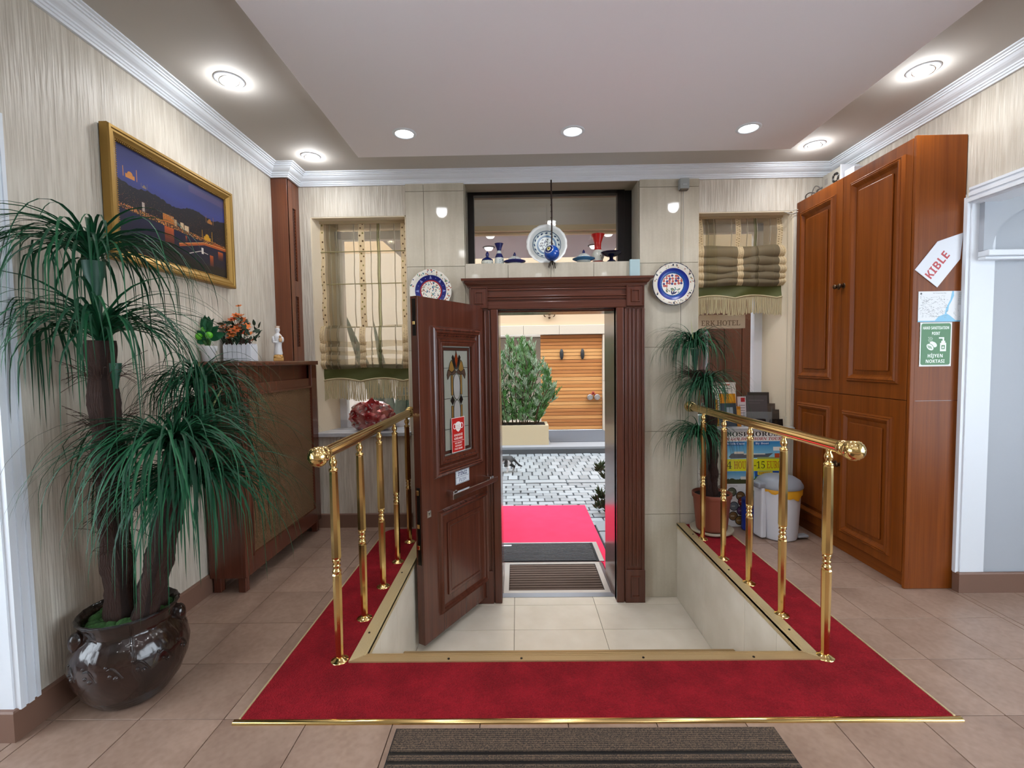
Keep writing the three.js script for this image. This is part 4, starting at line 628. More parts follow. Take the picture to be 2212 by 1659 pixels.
// ================================================================ left side of the room
// framed night view
{
  const t = thing('framed_night_picture', 'night view of a lit waterfront in a moulded gold frame', 'picture', [XL + 0.006, 1.957, -2.338], Math.PI / 2);
  const W = 0.83, Hh = 0.55, w = 0.052;
  const pic = canvasTex(1024, 680, (g, W2, H2) => {
    const sky = g.createLinearGradient(0, 0, 0, 330); sky.addColorStop(0, '#141a4a'); sky.addColorStop(0.55, '#2b3574'); sky.addColorStop(1, '#3a3a66'); g.fillStyle = sky; g.fillRect(0, 0, W2, H2);
    g.fillStyle = 'rgba(150,90,100,0.25)'; g.fillRect(620, 36, 404, 50);
    const wat = g.createLinearGradient(0, 380, 0, 680); wat.addColorStop(0, '#101638'); wat.addColorStop(1, '#070a1c'); g.fillStyle = wat; g.fillRect(0, 400, W2, 280);
    g.fillStyle = '#0d0e1c'; g.beginPath(); g.moveTo(0, 210); for (let x = 0; x <= W2; x += 16) g.lineTo(x, 212 + 24 * Math.sin(x / 190) + 16 * Math.sin(x / 60) + 30 * (x / W2) + (hash(x, 1, 3) - 0.5) * 14); g.lineTo(W2, 440); g.lineTo(0, 410); g.fill();
    const dot = (x, y, r, c) => { g.fillStyle = c; g.fillRect(x, y, r, r); };
    for (let k = 0; k < 1500; k++) { const x = rnd() * W2, y = 235 + 180 * Math.sqrt(rnd()); dot(x, y, 1 + rnd() * 2.5, `rgba(${200 + 55 * rnd() | 0},${110 + 70 * rnd() | 0},${40 + 60 * rnd() | 0},${0.25 + 0.5 * rnd()})`); }
    for (let k = 0; k < 1100; k++) { const x = rnd() * W2, y = 386 + 36 * (x / W2) + (rnd() - 0.5) * 30; dot(x, y, 1.5 + rnd() * 4, `rgba(255,${130 + 70 * rnd() | 0},${50 + 50 * rnd() | 0},${0.4 + 0.6 * rnd()})`); }
    const house = (x, y, w2, h2, c, a) => { g.fillStyle = c; g.fillRect(x, y, w2, h2); g.fillStyle = a; for (let i = 4; i < w2 - 4; i += 9) for (let j = 5; j < h2 - 4; j += 11) g.fillRect(x + i, y + j, 4, 6); };
    house(360, 330, 100, 62, '#7c3f14', '#f2a24a'); house(462, 345, 26, 50, '#8f6a46', '#e8c69a'); house(520, 348, 34, 46, '#a98b66', '#f0dcc0'); house(560, 358, 44, 40, '#a98b66', '#f0dcc0'); house(190, 318, 22, 62, '#8d7c72', '#ded4c8');
    const lit = (x, y, s, c) => { g.fillStyle = c; g.fillRect(x - 40 * s, y - 24 * s, 80 * s, 30 * s); g.beginPath(); g.arc(x, y - 24 * s, 24 * s, Math.PI, 0); g.fill(); g.fillRect(x - 62 * s, y - 70 * s, 6 * s, 76 * s); g.fillRect(x + 56 * s, y - 84 * s, 6 * s, 90 * s); };
    lit(110, 196, 0.85, '#b9762f'); lit(800, 405, 0.95, '#b5851e'); lit(836, 262, 0.7, '#96602c'); lit(216, 220, 0.4, '#7c6a58');
    g.fillStyle = '#8a3d14'; g.fillRect(860, 414, 120, 18);
    const glow = (x, y, w2, h2) => { const q = g.createLinearGradient(0, y, 0, y + h2); q.addColorStop(0, 'rgba(196,84,28,0.9)'); q.addColorStop(1, 'rgba(150,50,16,0.25)'); g.fillStyle = q; g.fillRect(x, y, w2, h2); };
    glow(370, 418, 84, 150); glow(566, 436, 14, 46); glow(820, 520, 40, 110); glow(920, 468, 60, 70);
    g.strokeStyle = '#9c4a22'; g.lineWidth = 20; g.beginPath(); g.moveTo(500, 520); g.lineTo(760, 446); g.lineTo(1024, 438); g.stroke(); g.strokeStyle = '#e09a58'; g.lineWidth = 4; g.beginPath(); g.moveTo(500, 508); g.lineTo(760, 436); g.lineTo(1024, 428); g.stroke();
    g.strokeStyle = '#b9aea2'; g.lineWidth = 6; g.beginPath(); g.moveTo(590, 560); g.lineTo(720, 512); g.lineTo(800, 520); g.stroke(); g.fillStyle = '#c9c2ba'; g.fillRect(728, 482, 22, 48);
    g.fillStyle = '#06060c'; g.beginPath(); g.moveTo(0, 560); for (let x = 0; x <= W2; x += 24) g.lineTo(x, 590 - 70 * Math.exp(-(((x - 400) / 150) ** 2)) + 24 * hash(x, 2, 5)); g.lineTo(W2, 680); g.lineTo(0, 680); g.fill();
    for (let k = 0; k < 40; k++) dot(rnd() * W2, 440 + rnd() * 230, 2, 'rgba(220,200,170,0.6)');
  });
  const p = sheet('picture_print', W - 2 * w + 0.01, Hh - 2 * w + 0.01, 0.004, std(0xffffff, 0.32, { map: pic }), t); p.position.set(0, 0, 0.012);
  const f = mesh('gold_frame', frameRing(-W / 2 + w, W / 2 - w, -Hh / 2 + w, Hh / 2 - w, [[0, 0.010], [0.0, 0.018], [0.006, 0.020], [0.008, 0.024], [0.016, 0.028], [0.026, 0.034], [0.034, 0.034], [0.038, 0.038], [0.048, 0.038], [0.052, 0.032], [0.052, 0]]), M.gold, t);
  const beads = []; const bx = W / 2 - w + 0.003, by = Hh / 2 - w + 0.003; for (let x = -bx; x <= bx; x += 0.009) for (const s of [-1, 1]) beads.push(ball(0.0028, x, s * by, 0.0215, 1, 1, 1, 6)); for (let y = -by; y <= by; y += 0.009) for (const s of [-1, 1]) beads.push(ball(0.0028, s * bx, y, 0.0215, 1, 1, 1, 6));
  mesh('beading', beads, M.gold, f);
  mesh('backing_board', box(-W / 2 + 0.01, W / 2 - 0.01, -Hh / 2 + 0.01, Hh / 2 - 0.01, 0, 0.010), std(0x4a3a28, 0.9), t);
}
// wooden pipe casing in the corner with lattice openings on its side
function lattice(a0, a1, y0, y1, pitch, w, map, th) {     // diagonal strips clipped to a rectangle; map(a, y, depth) -> point
  const g = [], add = (A, B) => { const dx = B[0] - A[0], dy = B[1] - A[1], l = Math.hypot(dx, dy); if (l < 0.004) return; const nx = -dy / l * w / 2, ny = dx / l * w / 2; const q = [[A[0] + nx, A[1] + ny], [A[0] - nx, A[1] - ny], [B[0] - nx, B[1] - ny], [B[0] + nx, B[1] + ny]]; const f = q.map((p) => map(p[0], p[1], th)), b = q.map((p) => map(p[0], p[1], 0)); const pos = []; const quad = (a, c, d, e) => pos.push(...a, ...c, ...d, ...a, ...d, ...e); quad(f[0], f[1], f[2], f[3]); quad(f[0], f[3], b[3], b[0]); quad(f[1], b[1], b[2], f[2]); const k = new THREE.BufferGeometry(); k.setAttribute('position', new THREE.Float32BufferAttribute(pos, 3)); k.computeVertexNormals(); g.push(k); };
  const W = a1 - a0, Hh = y1 - y0;
  for (const s of [1, -1]) for (let c = -Hh; c < W + Hh; c += pitch) {
    // line a = a0 + c + s * (y - y0) style, clipped
    const f = (y) => (s > 0 ? a0 + c + (y - y0) : a1 - c - (y - y0)), ya = (a) => (s > 0 ? a - a0 - c + y0 : a1 - c - a + y0);
    let yA = y0, yB = y1; const l = [ya(a0), ya(a1)].sort((p, q) => p - q); yA = Math.max(yA, l[0]); yB = Math.min(yB, l[1]);
    if (yB > yA) add([f(yA), yA], [f(yB), yB]);
  }
  return g;
}
{
  const t = thing('corner_pipe_casing', 'tall brown wooden pipe casing with lattice slots in the room corner', 'pipe casing', [0, 0, 0]);
  const x0 = XL, x1 = -1.578, z0 = ZB, z1 = -3.272, H0 = 0, H1 = 2.52;
  mesh('front_board', rbox(x0 + 0.001, x1, H0 + 0.001, H1, z1 - 0.018, z1, 0.003), M.column, t);
  const slots = [[2.34, 1.83], [1.72, 1.36], [1.20, 0.75], [0.62, 0.2]], za = -3.345, zb = -3.395;
  const side = [rbox(x1 - 0.016, x1, H0, H1, za, z1 - 0.001, 0.002, 1), rbox(x1 - 0.016, x1, H0, H1, z0 + 0.001, zb, 0.002, 1)];
  let y = H1; for (const [a, b] of slots) { side.push(box(x1 - 0.016, x1, a, y, zb, za)); y = b; } side.push(box(x1 - 0.016, x1, H0, y, zb, za));
  mesh('side_board', side, M.column, t);
  
  for (const [a, b] of slots) { mesh('lattice', lattice(zb, za, b, a, 0.022, 0.006, (q, yy, d) => [x1 - 0.012 + d, yy, q], 0.005), M.mahogany, t); }
  mesh('lining', box(x1 - 0.03, x1 - 0.025, 0.1, 2.45, z0 + 0.01, z1 - 0.02), M.column, t);
}
// radiator cover
{
  const t = thing('radiator_cover', 'dark wooden radiator cover with woven lattice front below the picture', 'radiator cover', [0, 0, 0]);
  const x0 = XL + 0.015, x1 = -1.475, z0 = -3.26, z1 = -2.44, y0 = 0.085, y1 = 1.228, zf = -3.405;
  mesh('top_board', [rbox(x0 - 0.01, x1 + 0.018, y1, y1 + 0.028, -3.268, z1 + 0.018, 0.008, 3), box(-1.573, x1 + 0.014, y1 + 0.0005, y1 + 0.0275, zf, -3.262)], M.mahogany, t);
  mesh('end_panel', rbox(x0, x1 - 0.02, y0, y1, z1 - 0.02, z1, 0.003), M.mahogany, t);
  mesh('end_panel', rbox(-1.573, x1 - 0.02, y0, y1, zf + 0.002, zf + 0.02, 0.003), M.mahogany, t);
  const fr = [rbox(x1 - 0.022, x1, y0, y1, z1 - 0.085, z1, 0.004), rbox(x1 - 0.022, x1, y0, y1, zf, zf + 0.085, 0.004), rbox(x1 - 0.022, x1, y0, y0 + 0.10, zf + 0.08, z1 - 0.08, 0.004)];
  mesh('front_frame', fr, M.mahogany, t);
  mesh('frieze_rail', rbox(x1 - 0.030, x1 - 0.012, y1 - 0.155, y1 - 0.095, zf + 0.08, z1 - 0.08, 0.003), M.mahogany, t);
  mesh('slot_back', box(x1 - 0.05, x1 - 0.045, y1 - 0.10, y1, zf + 0.02, z1 - 0.02), M.mahogany, t);
  const a0 = zf + 0.085, a1 = z1 - 0.085, b0 = y0 + 0.10, b1 = y1 - 0.155;
  mesh('bead_moulding', [box(x1 - 0.014, x1 + 0.003, b0 - 0.006, b0 + 0.006, a0 - 0.006, a1 + 0.006), box(x1 - 0.014, x1 + 0.002, b1 - 0.006, b1 + 0.006, a0, a1), box(x1 - 0.014, x1 + 0.002, b0, b1, a0 - 0.006, a0 + 0.006), box(x1 - 0.014, x1 + 0.002, b0, b1, a1 - 0.006, a1 + 0.006)], M.mahogany, t);
  mesh('woven_lattice', lattice(a0, a1, b0, b1, 0.0200, 0.0062, (q, yy, d) => [x1 - 0.016 + d, yy, q], 0.004), std(new THREE.Color(0.23, 0.125, 0.06), 0.4), t, { label: 'golden brown woven lattice' });
  mesh('radiator_core', box(x0 + 0.03, x1 - 0.07, y0 + 0.05, y1 - 0.1, -3.262, z1 - 0.06), std(0x8d8578, 0.6), t);
  for (const [x, z] of [[x1 - 0.035, zf + 0.03], [x0 + 0.03, -3.23], [x0 + 0.03, z1 - 0.035], [x1 - 0.035, z1 - 0.035]]) mesh('foot', rbox(x - 0.02, x + 0.02, 0.001, y0 + 0.01, z - 0.02, z + 0.02, 0.003), M.mahogany, t);
}
const RT = 1.2565;                                         // top of the radiator cover
{ // small fruiting plant
  const t = thing('green_fruit_plant', 'small artificial plant with lime green fruit in a white pot', 'plant', [-1.642, RT, -2.468]); t.scale.setScalar(1.12);
  mesh('pot', lathe([[0.0, 0], [0.024, 0.001], [0.031, 0.05], [0.036, 0.051], [0.038, 0.072], [0.034, 0.074], [0.032, 0.062], [0, 0.062]], 24), std(0xc9c9c9, 0.6), t);
  mesh('stem', [rod([0, 0.06, 0], [0.004, 0.13, 0.002], 0.009, 8, 0.005), rod([0, 0.06, 0], [-0.014, 0.10, 0.01], 0.006), rod([0, 0.06, 0], [0.016, 0.10, 0.008], 0.006)], std(0x2c5a1c, 0.6), t);
  for (const [x, y, z] of [[-0.034, 0.118, 0.012], [0.018, 0.123, 0.018], [-0.018, 0.150, -0.006]]) mesh('fruit', ball(0.0165, x, y, z, 1, 1.02, 1, 14), std(new THREE.Color(0.10, 0.42, 0.02), 0.35), t);
  const leaf = (L, w) => grid(4, 6, (u, v) => [(u - 0.5) * 2 * w * Math.sin(Math.PI * Math.pow(v, 0.85)) , v * L, 0.25 * w * Math.abs(u - 0.5) * 2 - 0.18 * L * v * v]);
  for (const [a, e, L, y] of [[0.5, 0.55, 0.085, 0.125], [2.7, 0.5, 0.085, 0.13], [1.5, 0.3, 0.075, 0.14], [-0.2, 1.25, 0.085, 0.105], [3.4, 1.2, 0.075, 0.112], [3.9, 1.6, 0.065, 0.09], [0.1, 0.85, 0.08, 0.115], [2.2, 0.25, 0.07, 0.15]]) mesh('leaf', leaf(L, 0.021).rotateX(0.1).rotateZ(-e * Math.sign(Math.cos(a)) * Math.max(0.35, Math.abs(Math.cos(a)))).rotateY(-0.3 * Math.sin(a * 3)).translate(0, y, 0), M.leaf2, t);
}
{ // orange flowers in a picket box
  const t = thing('orange_flower_box', 'bunch of orange flowers in a white picket fence box', 'flowers', [-1.598, RT, -2.685], 0.15); t.scale.setScalar(1.3);
  const B = mesh('box', [box(-0.052, 0.052, 0.002, 0.05, -0.036, 0.036)], std(0xaeb2ba, 0.6), t);
  for (let k = 0; k < 6; k++) mesh('picket', extrude([[-0.0085, 0], [0.0085, 0], [0.0085, 0.068], [0, 0.080], [-0.0085, 0.068]], 0.004).translate(-0.047 + k * 0.0188, 0.001, 0.036), std(0xd5d9e0, 0.5), t);
  for (let k = 0; k < 4; k++) for (const s of [-1, 1]) mesh('picket', extrude([[-0.0085, 0], [0.0085, 0], [0.0085, 0.066], [0, 0.077], [-0.0085, 0.066]], 0.004).rotateY(s * Math.PI / 2).translate(s * 0.053, 0.001, -0.028 + k * 0.0185), std(0xd5d9e0, 0.5), t);
  const st = [], fl = [], lv = [], ctr = [];
  const petal = (r) => { const g = []; for (let k = 0; k < 7; k++) g.push(grid(2, 2, (u, v) => [(u - 0.5) * 0.6 * r * Math.sin(Math.PI * (0.2 + 0.75 * v)), 0.1 * r * v, r * (0.1 + 0.95 * v)]).rotateY(k * 2 * Math.PI / 7)); return g; };
  const heads = [[0.0, 0.245, 0, 0.014]];
  for (let k = 0; k < 27; k++) { const a = rnd() * 6.28, r = Math.sqrt(rnd()) * 0.085; heads.push([Math.cos(a) * r - 0.014, 0.205 - r * r * 11 + rr(-0.035, 0.01), Math.sin(a) * r * 0.75, rr(0.018, 0.024)]); }
  for (const [x, y, z, r] of heads) { st.push(tube([[x * 0.25, 0.045, z * 0.25], [x * 0.5, y * 0.6, z * 0.5], [x, y, z]], 0.0012, 8, 4)); const tilt = rr(-0.5, 0.5); const g = petal(r).map((q) => q.rotateX(0.5 + tilt * 0.4).rotateZ(-tilt).translate(x, y, z)); mesh('blossom', g, std(new THREE.Color(rr(0.42, 0.62), rr(0.07, 0.13), 0.012), 0.7), t); ctr.push(ball(r * 0.25, x, y + 0.002, z + 0.003, 1, 0.7, 1, 8)); }
  mesh('flower_centres', ctr, std(0x7a4a12, 0.8), t);
  for (let k = 0; k < 90; k++) { const a = rnd() * 6.28, r = Math.sqrt(rnd()) * 0.085, y = rr(0.075, 0.18); const g = grid(1, 3, (u, v) => [(u - 0.5) * 0.014 * Math.sin(Math.PI * (0.1 + 0.85 * v)), v * rr(0.028, 0.032), -0.01 * v * v]); lv.push(g.rotateX(rr(-1.2, 1.2)).rotateZ(rr(-1.2, 1.2)).rotateY(a).translate(Math.cos(a) * r, y, Math.sin(a) * r * 0.8)); }
  mesh('stems', st, M.leaf, t); mesh('foliage', lv, std(new THREE.Color(0.02, 0.045, 0.022), 0.7), t, { kind: 'stuff' });
  for (const [x, z] of [[0.02, 0.03], [0.04, 0.02], [-0.035, 0.03]]) { const g = []; for (let k = 0; k < 24; k++) { const a = k * 2.4, h = k / 24; g.push(ball(0.005, Math.cos(a) * 0.012 * (1 - h * 0.8), 0.075 + h * 0.025, Math.sin(a) * 0.012 * (1 - h * 0.8), 1, 0.6, 1, 6)); } mesh('pine_cone', g.map((q) => q.translate(x, 0, z)), std(0x3a2013, 0.8), t); }
}
{ // figurine
  const t = thing('robed_figurine', 'white robed figurine with crown on a golden base', 'figurine', [-1.565, RT, -3.045], 0.5);
  const gold = std(new THREE.Color(0.50, 0.27, 0.07), 0.45);
  mesh('base', [rbox(-0.030, 0.030, 0, 0.020, -0.024, 0.024, 0.004), lathe([[0.028, 0.018], [0.030, 0.026], [0.020, 0.034], [0.022, 0.044], [0.001, 0.046]], 20), ball(0.012, -0.016, 0.030, 0.014), ball(0.012, 0.016, 0.030, 0.014)], gold, t);
  const robe = lathe([[0.024, 0.042], [0.026, 0.05], [0.0235, 0.075], [0.021, 0.10], [0.023, 0.125], [0.0265, 0.15], [0.025, 0.165], [0.015, 0.178], [0.010, 0.184], [0.012, 0.190], [0.015, 0.200], [0.0135, 0.212], [0.008, 0.219], [0.001, 0.221]], 26);
  const p = robe.attributes.position; for (let i = 0; i < p.count; i++) { const a = Math.atan2(p.getZ(i), p.getX(i)), y = p.getY(i); if (y < 0.165) { const k = 1 + 0.07 * Math.sin(a * 9 + y * 60); p.setX(i, p.getX(i) * k); p.setZ(i, p.getZ(i) * k * 0.9); } } robe.computeVertexNormals();
  const w = std(0xd6d6d8, 0.45);
  mesh('robe', [robe, ball(0.011, -0.027, 0.140, 0.006, 0.9, 2.1, 1), ball(0.011, 0.026, 0.140, 0.008, 0.9, 1.8, 1), ball(0.010, -0.016, 0.122, 0.020, 1.5, 0.8, 0.8), ball(0.010, 0.012, 0.132, 0.020, 1.4, 0.8, 0.8)], w, t);
  mesh('face', [ball(0.0105, 0, 0.203, 0.0065, 0.85, 1.1, 0.8), ball(0.002, 0, 0.203, 0.0155)], std(0xd8bda6, 0.5), t);
  mesh('child', [ball(0.012, 0.014, 0.138, 0.022, 0.9, 1.4, 0.8), ball(0.008, 0.014, 0.160, 0.024)], std(0xc9a075, 0.5), t);
  mesh('crown', [lathe([[0.0115, 0.212], [0.013, 0.220], [0.0145, 0.228], [0.012, 0.226], [0.010, 0.218]], 16), ball(0.004, 0, 0.226, 0)], std(0xd9c2ae, 0.5), t);
}
// ponytail palms ------------------------------------------------------
function rosette(cx, cy, cz, n, L, lift, drop, w, wallX, opt = {}) {   // arching ribbons from one crown
  const out = [[], []];
  for (let k = 0; k < n; k++) {
    let a = opt.fan ? opt.fan[0] + (opt.fan[1] - opt.fan[0]) * rnd() : rnd() * Math.PI * 2;
    const len = L * rr(0.62, 1.08), up = lift * rr(0.35, 1.15), fall = drop * rr(0.65, 1.2), r0 = rr(0, 0.016), N = 11, pos = [], pts = [];
    const wig = rr(-0.5, 0.5);
    let x = cx + Math.cos(a) * r0, y = cy + rr(-0.02, 0.02), z = cz + Math.sin(a) * r0, el = up;
    for (let i = 0; i <= N; i++) { pts.push([x, y, z, a]); const s = len / N; x += Math.cos(el) * Math.cos(a) * s; z += Math.cos(el) * Math.sin(a) * s; y += Math.sin(el) * s; el = Math.max(-1.52, el - fall / N * (1.25 - 0.2 * i / N)); a += wig / N; if (wallX !== undefined && x < wallX) { x = wallX + rnd() * 0.004; } if (opt.wallZ !== undefined && z < opt.wallZ) z = opt.wallZ + rnd() * 0.004; if (opt.maxX !== undefined && x > opt.maxX) x = opt.maxX - rnd() * 0.004; }
    const wk = w * rr(0.7, 1.2);
    for (let i = 0; i < N; i++) {
      const t0 = i / N, t1 = (i + 1) / N, wf = (t) => wk * (0.75 + 0.5 * Math.sin(Math.PI * Math.min(1, t * 1.5))) * Math.pow(1 - t, 0.55);
      const p = pts[i], q = pts[i + 1], s0 = [-Math.sin(p[3]) * wf(t0), 0.35 * wf(t0), Math.cos(p[3]) * wf(t0)], s1 = [-Math.sin(q[3]) * wf(t1), 0.35 * wf(t1), Math.cos(q[3]) * wf(t1)];
      const A = [p[0] - s0[0], p[1] + s0[1], p[2] - s0[2]], B = [p[0], p[1], p[2]], C = [p[0] + s0[0], p[1] + s0[1], p[2] + s0[2]], D = [q[0] - s1[0], q[1] + s1[1], q[2] - s1[2]], E = [q[0], q[1], q[2]], F = [q[0] + s1[0], q[1] + s1[1], q[2] + s1[2]];
      pos.push(...A, ...B, ...E, ...A, ...E, ...D, ...B, ...C, ...F, ...B, ...F, ...E);
    }
    const g = new THREE.BufferGeometry(); g.setAttribute('position', new THREE.Float32BufferAttribute(pos, 3)); g.computeVertexNormals(); out[k % 3 === 0 ? 1 : 0].push(g);
  }
  return out;
}
function crown(t, c, n, L, lift, drop, w, wallX, opt) {
  const [a, b] = rosette(...c, n, L, lift, drop, w, wallX, opt);
  const m = mesh('leaf_crown', a, M.leaf, t, { kind: 'stuff' }); mesh('lighter_leaves', b, M.leaf2, m, { kind: 'stuff' });
  return m;
}
function trunk(pts, r0, r1, tufts, wallX) {
  const cu = new THREE.CatmullRomCurve3(pts.map((p) => V(...p))), N = 60, g = new THREE.TubeGeometry(cu, N, 1, 14), p = g.attributes.position, fib = [];
  const fr = cu.computeFrenetFrames(N);
  for (let i = 0; i <= N; i++) { const c = cu.getPointAt(i / N); for (let j = 0; j <= 14; j++) { const k = i * 15 + j, v = V(p.getX(k), p.getY(k), p.getZ(k)).sub(c), t = i / N, r = (r0 + (r1 - r0) * t) * (1 + 0.10 * Math.sin(t * 34) + 0.10 * (hash(i, j % 14, 3) - 0.5)); v.multiplyScalar(r); if (wallX !== undefined && c.x + v.x < wallX) v.x = wallX - c.x; p.setXYZ(k, c.x + v.x, c.y + v.y, c.z + v.z); } }
  g.computeVertexNormals();
  for (const [t, n, L, side] of tufts) { const c = cu.getPointAt(t), r = r0 + (r1 - r0) * t; for (let k = 0; k < n; k++) { const a = side === undefined ? rnd() * 6.28 : side + rr(-0.7, 0.7), l = L * rr(0.5, 1.1), up = rr(-0.5, 0.9); let q = [c.x + Math.cos(a) * r * 0.9, c.y + rr(-0.02, 0.02), c.z + Math.sin(a) * r * 0.9], e = [q[0] + Math.cos(a) * l, q[1] + up * l, q[2] + Math.sin(a) * l]; if (wallX !== undefined) e[0] = Math.max(e[0], wallX + 0.003); fib.push(tube([q, [(q[0] + e[0]) / 2 + rr(-0.006, 0.006), (q[1] + e[1]) / 2 + 0.01, (q[2] + e[2]) / 2], e], 0.0011, 4, 3)); } }
  return [g, fib];
}
{
  const t = thing('tall_ponytail_palm', 'tall artificial ponytail palm with drooping leaf crowns in a dark glazed pot', 'potted palm', [0, 0, 0]);
  const px = -1.478, pz = -1.700, wl = XL + 0.022;
  // squat glazed pot with a pinched rim and two lugs
  const prof = [[0.001, 0.004], [0.09, 0.004], [0.115, 0.012], [0.152, 0.06], [0.176, 0.12], [0.184, 0.17], [0.176, 0.22], [0.156, 0.258], [0.140, 0.272], [0.140, 0.290], [0.150, 0.318], [0.156, 0.330], [0.150, 0.336], [0.138, 0.322], [0.128, 0.298], [0.126, 0.26]];
  const pot = lathe(prof, 64), pp = pot.attributes.position; for (let i = 0; i < pp.count; i++) { const y = pp.getY(i), a = Math.atan2(pp.getZ(i), pp.getX(i)); if (y > 0.285) { const k = 1 + 0.012 * Math.sin(a * 24); pp.setX(i, pp.getX(i) * k); pp.setZ(i, pp.getZ(i) * k); } } pot.computeVertexNormals();
  const P = mesh('glazed_pot', pot.translate(px, 0, pz), M.glaze, t, { label: 'dark brown glazed pot with raised decoration' });
  for (const a of [-0.5, 2.2]) mesh('pot_lug', ball(0.026, px + Math.cos(a) * 0.150, 0.268, pz + Math.sin(a) * 0.150, 1, 1.5, 1), M.glaze, P);
  for (let k = 0; k < 6; k++) { const a = -0.15 + k * 0.42, at = (da, y, r) => [px + Math.cos(a + da) * r, y, pz + Math.sin(a + da) * r]; mesh('relief', [tube([at(-0.10, 0.16, 0.181), at(-0.02, 0.185, 0.181), at(0.06, 0.20, 0.178), at(0.14, 0.195, 0.178)], 0.0045, 10, 6), ball(0.009, ...at(0.0, 0.165, 0.181)), ball(0.007, ...at(0.09, 0.175, 0.181)), ball(0.006, ...at(0.16, 0.205, 0.176))], M.glaze, P); }
  const mm = []; for (let k = 0; k < 170; k++) { const a = rnd() * 6.28, r = Math.sqrt(rnd()) * 0.118; mm.push(new THREE.IcosahedronGeometry(rr(0.012, 0.024), 1).scale(1, 0.7, 1).translate(px + Math.cos(a) * r, 0.296 + rr(-0.006, 0.012), pz + Math.sin(a) * r)); }
  mesh('moss', [cyl(0.127, 0.127, 0.02, px, 0.28, pz, 28), ...mm], M.moss, t, { kind: 'stuff' });
  const [g1, f1] = trunk([[-1.49, 0.29, -1.685], [-1.475, 0.60, -1.655], [-1.468, 0.95, -1.640], [-1.468, 1.20, -1.630], [-1.462, 1.33, -1.625]], 0.052, 0.042, [[0.88, 46, 0.09], [0.72, 50, 0.07], [0.60, 40, 0.06], [0.52, 26, 0.11, 0.9], [0.42, 22, 0.10, 0.9], [0.28, 18, 0.07, 0.9], [0.35, 22, 0.07]], wl);
  mesh('trunk', g1, M.bark, t); mesh('trunk_fibre', f1, M.fibre, t, { kind: 'stuff' });
  const [g2, f2] = trunk([[-1.43, 0.29, -1.735], [-1.40, 0.50, -1.77], [-1.375, 0.72, -1.83], [-1.35, 0.96, -1.90], [-1.335, 1.10, -1.93]], 0.046, 0.034, [[0.9, 20, 0.06], [0.6, 24, 0.06]], wl);
  mesh('trunk', g2, M.bark, t); mesh('trunk_fibre', f2, M.fibre, t, { kind: 'stuff' });
  const [g3] = trunk([[-1.40, 0.29, -1.67], [-1.33, 0.52, -1.65], [-1.265, 0.78, -1.65], [-1.245, 0.93, -1.65]], 0.040, 0.028, []);
  mesh('trunk', g3, M.bark, t);
  const cup = (x, y, z, s = 1) => mesh('leaf_holder', lathe([[0.010, -0.13], [0.016, -0.09], [0.022, -0.05], [0.026, -0.045], [0.030, 0.0], [0.026, 0.0], [0.02, -0.03]], 16).scale(s, s, s).translate(x, y, z), M.greenPlastic, t);
  cup(-1.455, 1.60, -1.61, 1.1); cup(-1.425, 1.25, -1.635, 0.7); cup(-1.33, 1.17, -1.93, 0.8);
  mesh('stalk', [tube([[-1.462, 1.30, -1.625], [-1.458, 1.42, -1.617], [-1.455, 1.52, -1.61]], 0.012, 10, 8)], M.greenPlastic, t);
  crown(t, [-1.455, 1.615, -1.61], 125, 0.58, 1.05, 2.85, 0.0054, wl);
  crown(t, [-1.458, 1.345, -1.62], 125, 0.62, 1.05, 2.65, 0.0056, wl);
  crown(t, [-1.335, 1.155, -1.93], 170, 0.42, 1.1, 2.9, 0.0046, wl);
  crown(t, [-1.32, 1.045, -1.96], 150, 0.40, 1.1, 2.8, 0.0046, wl);
  crown(t, [-1.245, 0.945, -1.655], 260, 0.60, 0.90, 2.6, 0.0052, wl);
  crown(t, [-1.22, 0.80, -1.74], 210, 0.56, 0.8, 2.5, 0.0048, wl);
  const spike = (a, b, w) => { const A = V(...a), B = V(...b), g = new THREE.ConeGeometry(w, A.distanceTo(B), 5).translate(0, A.distanceTo(B) / 2, 0); g.scale(1, 1, 0.3); g.applyQuaternion(new THREE.Quaternion().setFromUnitVectors(V(0, 1, 0), B.sub(A).normalize())); return g.translate(...a); };
  mesh('pale_shoot', [spike([-1.455, 1.40, -1.605], [-1.475, 1.56, -1.60], 0.010), spike([-1.33, 1.16, -1.93], [-1.325, 1.27, -1.93], 0.007), spike([-1.30, 1.05, -1.95], [-1.235, 1.17, -1.96], 0.007), spike([-1.455, 1.63, -1.61], [-1.462, 1.78, -1.61], 0.006)], M.paleLeaf, t);
  mesh('ladybird', ball(0.006, -1.235, 0.99, -1.90, 1, 0.8, 1, 12), std(0xb01a10, 0.3), t, { label: 'tiny red bead on a leaf' });
}
